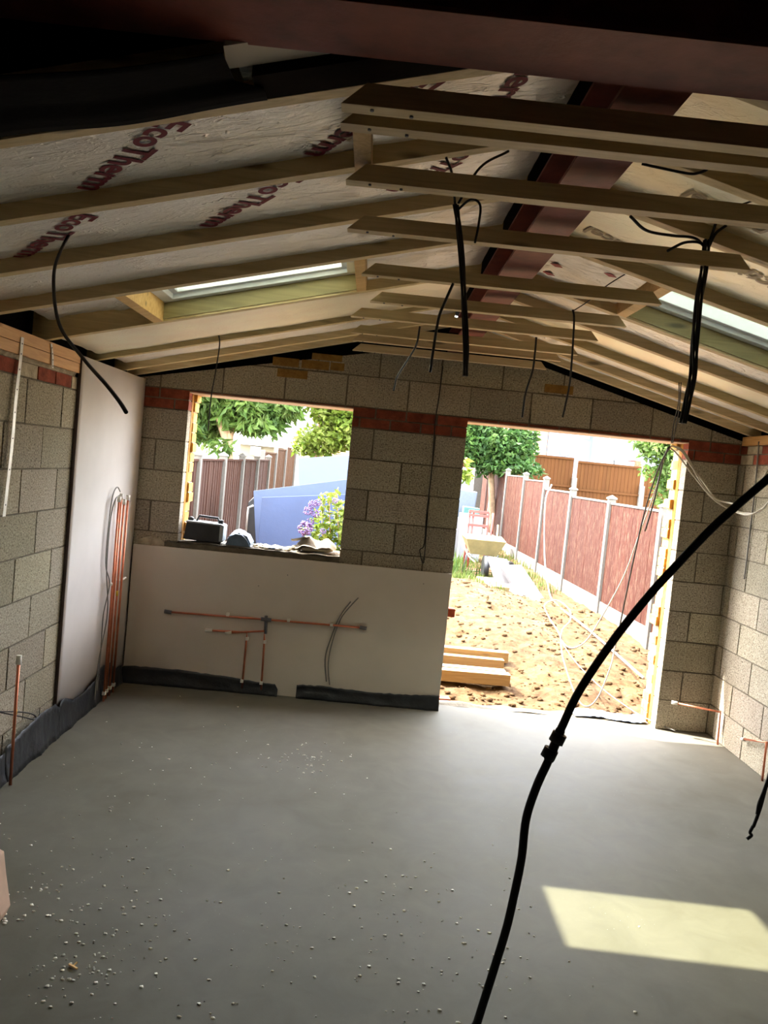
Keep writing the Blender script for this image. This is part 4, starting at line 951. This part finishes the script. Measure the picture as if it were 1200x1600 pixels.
b = B(); P0 = at(712, 790, 12.5); b.box(P0.x-.6, P0.x+.35, 12.5, 13.4, 0, P0.z+.9); tag(b.build('garden_shed', 'fitting', bevel=.01), 'dark garden shed behind the bins', 'shed')
b = B(); P0 = at(748, 735, 14.9); b.box(P0.x-.10, P0.x+.12, 14.85, 15.0, 0, at(740, 727, 14.9).z); tag(b.build('downpipe_post', 'concrete'), 'pale post at the far end of the red fence', 'post')

# blue film covered boards through the window
def leaning(px, Y0, Y1, label, mat='blue', th=.08):
    """sheet from lower edge (on the ground, nearer) to its upper edge"""
    P = [at(px[i][0], px[i][1], (Y0, Y0, Y1, Y1)[i]) for i in range(4)]
    b = B(); n = (P[1]-P[0]).cross(P[3]-P[0]).normalized()*th
    b.hexa([*P, *[p-n for p in P]]); o = b.build('insulation_sheet', mat, bevel=.003); return tag(o, label, 'insulation sheet', 'blue boards stacked outside the window')
leaning([(399, 905), (548, 905), (548, 772), (409, 777)], 3.5, 3.62, 'pale blue film-faced board at the front of the stack outside the window')
leaning([(402, 905), (570, 905), (565, 746), (396, 767)], 3.85, 4.05, 'tall blue film-faced board behind the front one outside the window')
leaning([(468, 800), (560, 800), (552, 711), (466, 716)], 5.6, 5.9, 'upper blue board standing behind the stack outside the window')
b = B(); P0 = at(386, 800, 4.4); b.hexa([(P0.x, 4.3, -.1), (P0.x+.2, 4.3, -.1), (P0.x+.2, 5, -.1), (P0.x, 5, -.1), (P0.x+.02, 4.3, at(390, 785, 4.3).z), (P0.x+.15, 4.3, at(398, 768, 4.3).z), (P0.x+.15, 5, 1.3), (P0.x, 5, 1.2)]); tag(b.build('wheelie_bin', 'tool_black', bevel=.01), 'dark bin standing between the brown fence and the blue boards', 'bin')
b = B(); b.tube([at(384, 835, 4.25), at(388, 793, 4.25), at(396, 790, 4.25)], .012, 8); tag(b.build('bin_handle', 'zinc'), 'thin grey metal hoop in front of the dark bin', 'metal hoop')

# plants -------------------------------------------------------------------
def leaves(b, blobs, n, size, slim=.4, droop=.4):
    tot = sum(r[0]*r[1]*r[2] for _, r in blobs)
    for (c, r) in blobs:
        k = int(n*(r[0]*r[1]*r[2])/tot)
        for _ in range(k):
            while True:
                q = Vector((random.uniform(-1, 1), random.uniform(-1, 1), random.uniform(-1, 1)))
                if .25 < q.length < 1: break
            p = Vector((c[0]+q.x*r[0], c[1]+q.y*r[1], c[2]+q.z*r[2]))
            d = Vector((random.gauss(0, 1), random.gauss(0, 1), random.gauss(-droop, .7))).normalized(); s_ = d.cross(Vector((random.gauss(0, 1), random.gauss(0, 1), random.gauss(0, 1)))).normalized()
            L_ = size*random.uniform(.6, 1.3); w = L_*slim*.5; m1 = p+d*L_*.45; nn = d.cross(s_)*w*.35
            vs = [b.bm.verts.new(x) for x in (p, m1+s_*w+nn, p+d*L_, m1-s_*w+nn)]
            t = tnt(.28); b.face([vs[0], vs[1], vs[2]], None, t); b.face([vs[0], vs[2], vs[3]], None, t)
def tree(label, base, trunk, blobs, n, size, mat, slim=.4, droop=.4, name='tree', cat='tree', tr=.08):
    root = thing(name, label, cat, base)
    b = B()
    for pts, r in trunk: b.tube(smooth_path(pts, 5), [r*(1-.6*k/(len(smooth_path(pts, 5))-1)) for k in range(len(smooth_path(pts, 5)))], 8)
    part(b, 'trunk', 'bark', root)
    b = B(); leaves(b, blobs, n, size, slim, droop); part(b, 'foliage', mat, root, recalc=False)
    return root
def bl(x, y, Y, rx, ry=None, rz=None): c = at(x, y, Y); k = (Y+5.85)/1245; return (c, (rx*k, (ry or rx)*k, (rz or rx)*k))
Yt = 6.6
tree('leafy tree with a forked trunk behind the brown fence, left in the window view', at(352, 720, Yt)-Vector((0, 0, 1.9)),
     [([at(354, 860, Yt), at(356, 720, Yt), at(355, 690, Yt), at(345, 660, Yt), at(335, 610, Yt), at(325, 560, Yt)], .10), ([at(356, 700, Yt), at(362, 672, Yt), at(380, 645, Yt), at(400, 600, Yt)], .07), ([at(352, 685, Yt), at(358, 655, Yt), at(366, 610, Yt), at(372, 560, Yt)], .06)],
     [bl(330, 620, Yt, 50, 60, 26), bl(385, 640, Yt, 46, 60, 34), bl(420, 640, Yt, 36, 50, 22), bl(305, 670, Yt, 30, 50, 24), bl(350, 570, Yt, 110, 80, 48), bl(405, 660, Yt-.3, 30, 30, 16), bl(340, 695, Yt-.3, 26, 30, 10), bl(450, 630, Yt, 30, 40, 16), bl(428, 668, Yt, 16, 24, 12), bl(448, 640, Yt+.5, 26, 30, 18), bl(320, 650, Yt+.5, 40, 60, 36), bl(370, 620, Yt+.6, 80, 60, 30)], 15000, .17, 'leaf', .34, .9)
Y2 = 8.2
tree('bright yellow-green tree behind the blue boards, right in the window view', at(500, 740, Y2)-Vector((0, 0, 1.9)),
     [([at(497, 860, Y2), at(495, 720, Y2), at(498, 680, Y2), at(505, 640, Y2), at(510, 590, Y2)], .07)],
     [bl(500, 690, Y2, 38, 50, 24), bl(535, 670, Y2, 34, 50, 36), bl(520, 640, Y2, 40, 50, 24), bl(470, 700, Y2-.3, 14, 30, 10), bl(480, 600, Y2, 60, 60, 26), bl(560, 640, Y2, 50, 50, 60)], 9000, .12, 'leaf_light', .5, .2)
Y3 = 13.5
tree('bushy green tree left in the doorway view above the red fence', at(765, 760, Y3)-Vector((0, 0, 1.6)),
     [([at(770, 830, Y3), at(768, 740, Y3), at(775, 700, Y3), at(780, 650, Y3)], .09)],
     [bl(755, 690, Y3, 40, 50, 34), bl(790, 700, Y3, 42, 50, 32), bl(815, 690, Y3, 24, 40, 40), bl(740, 660, Y3, 40, 40, 40), bl(800, 730, Y3-.5, 40, 30, 16), bl(760, 722, Y3, 30, 30, 20), bl(720, 690, Y3, 30, 30, 30), bl(835, 735, Y3, 18, 20, 10)], 8000, .16, 'leaf_dark', .5, .2)
tree('light green sprig close to the left door reveal', Vector((at(700, 900, 4.5).x, 4.5, gz(at(700, 900, 4.5).x, 4.5))), [([Vector((at(700, 900, 4.5).x, 4.5, gz(at(700, 900, 4.5).x, 4.5)-.3)), at(700, 900, 4.5), at(706, 800, 4.5), at(716, 745, 4.5), at(736, 742, 4.5)], .012)], [bl(726, 742, 4.5, 12, 14, 8), bl(722, 722, 4.5, 8, 10, 6)], 70, .12, 'leaf_light', .5, .2, 'sapling', 'plant')
Y4 = 9.5
tree('small tree leaning over the red fence at the right of the doorway view', at(1040, 760, Y4)-Vector((0, 0, 1.9)),
     [([at(1065, 860, Y4), at(1050, 760, Y4), at(1040, 700, Y4), at(1045, 640, Y4)], .05)],
     [bl(1030, 700, Y4, 30, 40, 24), bl(1045, 740, Y4, 22, 40, 26), bl(1035, 775, Y4, 14, 20, 18), bl(1060, 680, Y4, 40, 40, 40), bl(1000, 690, Y4, 14, 20, 10), bl(1012, 735, Y4, 12, 20, 12)], 3600, .12, 'leaf', .5, .3)
# flowering shrub
Yh = 1.9
root = thing('hydrangea', 'flowering shrub with purple blooms growing right outside the window', 'shrub', at(505, 900, Yh))
b = B(); leaves(b, [bl(520, 800, Yh, 22, 24, 36), bl(500, 830, Yh, 24, 24, 28), bl(535, 840, Yh, 20, 24, 44), bl(512, 775, Yh, 12, 14, 10), bl(525, 880, Yh, 40, 30, 40)], 900, .07, .55, .1); part(b, 'foliage', 'leaf_light', root, recalc=False)
b = B()
for x in (500, 512, 525): b.tube([Vector((at(x, 905, Yh).x, Yh, -.12)), at(x, 905, Yh), at(x+4, 840, Yh), at(x+2, 770, Yh)], .006, 6)
part(b, 'stem', 'bark', root)
for (x, y, r) in ((477, 826, 12), (489, 788, 7), (481, 798, 7), (493, 803, 7), (497, 785, 6), (485, 815, 6), (523, 782, 5), (505, 830, 5)):
    b = B(); c = at(x, y, Yh-.15); k = r*(Yh+5.7)/1245
    for _ in range(int(20+r*5)):
        q = Vector((random.gauss(0, 1), random.gauss(0, 1), random.gauss(0, 1))).normalized()*k*random.uniform(.7, 1); b.ball(c+q, k*.20, seg=4, squash=(1, 1, .7))
    part(b, 'flower_head', 'purple', root)
b = B()
for _ in range(500):
    y = random.uniform(7.2, 11); x = 3.25+random.gauss(0, .25)
    blade(b, (x, y, gz(x, y)), random.uniform(.08, .3), .01, random.uniform(0, .12), tnt(.25))
tag(b.build('weed_tuft', 'leaf', recalc=False), 'taller weeds growing in front of the white discarded cabinet', 'weeds', kind='stuff')

# houses --------------------------------------------------------------------
YH = 30
def hx(px): return at(px, 700, YH).x
def house_window(root, x0, x1, z0, z1, y):
    b = B(); b.box(x0, x1, y-.06, y+.02, z0, z1); w = part(b, 'window_frame', 'white_frame', root, bevel=.01)
    b = B(); b.box(x0+.08, x1-.08, y-.08, y-.05, z0+.1, z1-.1); o = b.build('pane', 'glass_dark'); o.parent = w; return w
zh = lambda y, Y=YH: at(900, y, Y).z
root = thing('house', 'pale blue rendered house with a white framed window beyond the orange fence', 'house', (hx(900), YH, 0))
b = B(); b.box(hx(858), hx(928), YH, YH+8, 0, 6.5); part(b, 'rendered_wall', 'render', root)
b = B(); b.box(hx(925), hx(952), YH-.9, YH+8, 0, 6.5); part(b, 'white_bay', 'render_white', root)
b = B(); b.prism([(hx(858.5), 6.5), (hx(952), 6.5), (hx(905), 8.6)], 'y', YH-.9, YH+8.3); part(b, 'roof', 'slate', root)
house_window(root, hx(886), hx(919), zh(684), zh(684)+1.5, YH)
b = B(); b.ball((hx(882), YH-.12, zh(708)), .22, squash=(1, .6, 1)); part(b, 'vent_hood', 'fitting', root)
b = B(); b.tube([(hx(941), YH-1.0, 0), (hx(941), YH-1.0, 6.4)], .06, 8); part(b, 'downpipe', 'fitting', root)
root = thing('house', 'yellow brick house standing left of the pale blue house', 'house', (hx(830), YH+1, 0))
b = B(); b.box(hx(770), hx(857), YH+.4, YH+8, 0, 6.3); part(b, 'brick_wall', 'far_brick', root)
b = B(); b.prism([(hx(765), 6.3), (hx(856.5), 6.3), (hx(812), 8.5)], 'y', YH, YH+8); part(b, 'roof', 'slate', root)
house_window(root, hx(822), hx(834), zh(700), zh(700)+1.3, YH+.4)
root = thing('house', 'grey-blue rendered house with a low lean-to right of the white bay', 'house', (hx(980), YH+2, 0))
b = B(); b.box(hx(955), hx(1075), YH+2, YH+9, 0, 6.4); part(b, 'rendered_wall', 'bluegrey', root)
b = B(); b.box(hx(953), hx(983), YH-1, YH+2, 0, zh(714)); part(b, 'lean_to', 'render_white', root)
b = B(); b.box(hx(983), hx(992), YH-1.05, YH+2, 0, zh(712)); part(b, 'brick_pier', 'red', root)
b = B(); b.prism([(hx(955), 6.4), (hx(1080), 6.4), (hx(1015), 8.4)], 'y', YH+1.5, YH+9); part(b, 'roof', 'slate', root)
YW = 24
def wx(px): return at(px, 700, YW).x
zw = lambda y: at(420, y, YW).z
root = thing('house', 'low cream building with a pale roof seen through the window between the trees', 'house', (wx(410), YW, 0))
b = B(); b.box(wx(375), wx(462), YW, YW+4, 0, zw(697)); part(b, 'rendered_wall', 'render_cream', root)
b = B(); b.prism([(YW-.3, zw(698)), (YW+4, zw(698)), (YW+4, zw(680)), (YW+2, zw(683))], 'x', wx(372), wx(466)); part(b, 'roof', 'render_white', root)
house_window(root, wx(392), wx(408), zw(713), zw(700), YW)
root = thing('house', 'pinkish brick house with a slate roof seen high through the window', 'house', (wx(480), YW+6, 0))
b = B(); b.box(wx(446), wx(560), YW+11.2, YW+14, 0, 7); part(b, 'brick_wall', 'far_brick', root)
b = B(); b.prism([(YW+5, zw(672)), (YW+11, zw(672)), (YW+11, zw(640)), ], 'x', wx(430), wx(476)); part(b, 'slate_roof', 'slate', root)
b = B(); b.box(wx(433), wx(474), YW+5.5, YW+11, 0, zw(672)); part(b, 'rear_wall', 'render_white', root)
b = B(); b.tube([(wx(474), YW+4.9, 0), (wx(474), YW+4.9, 7)], .09, 8); part(b, 'downpipe', 'tool_black', root)
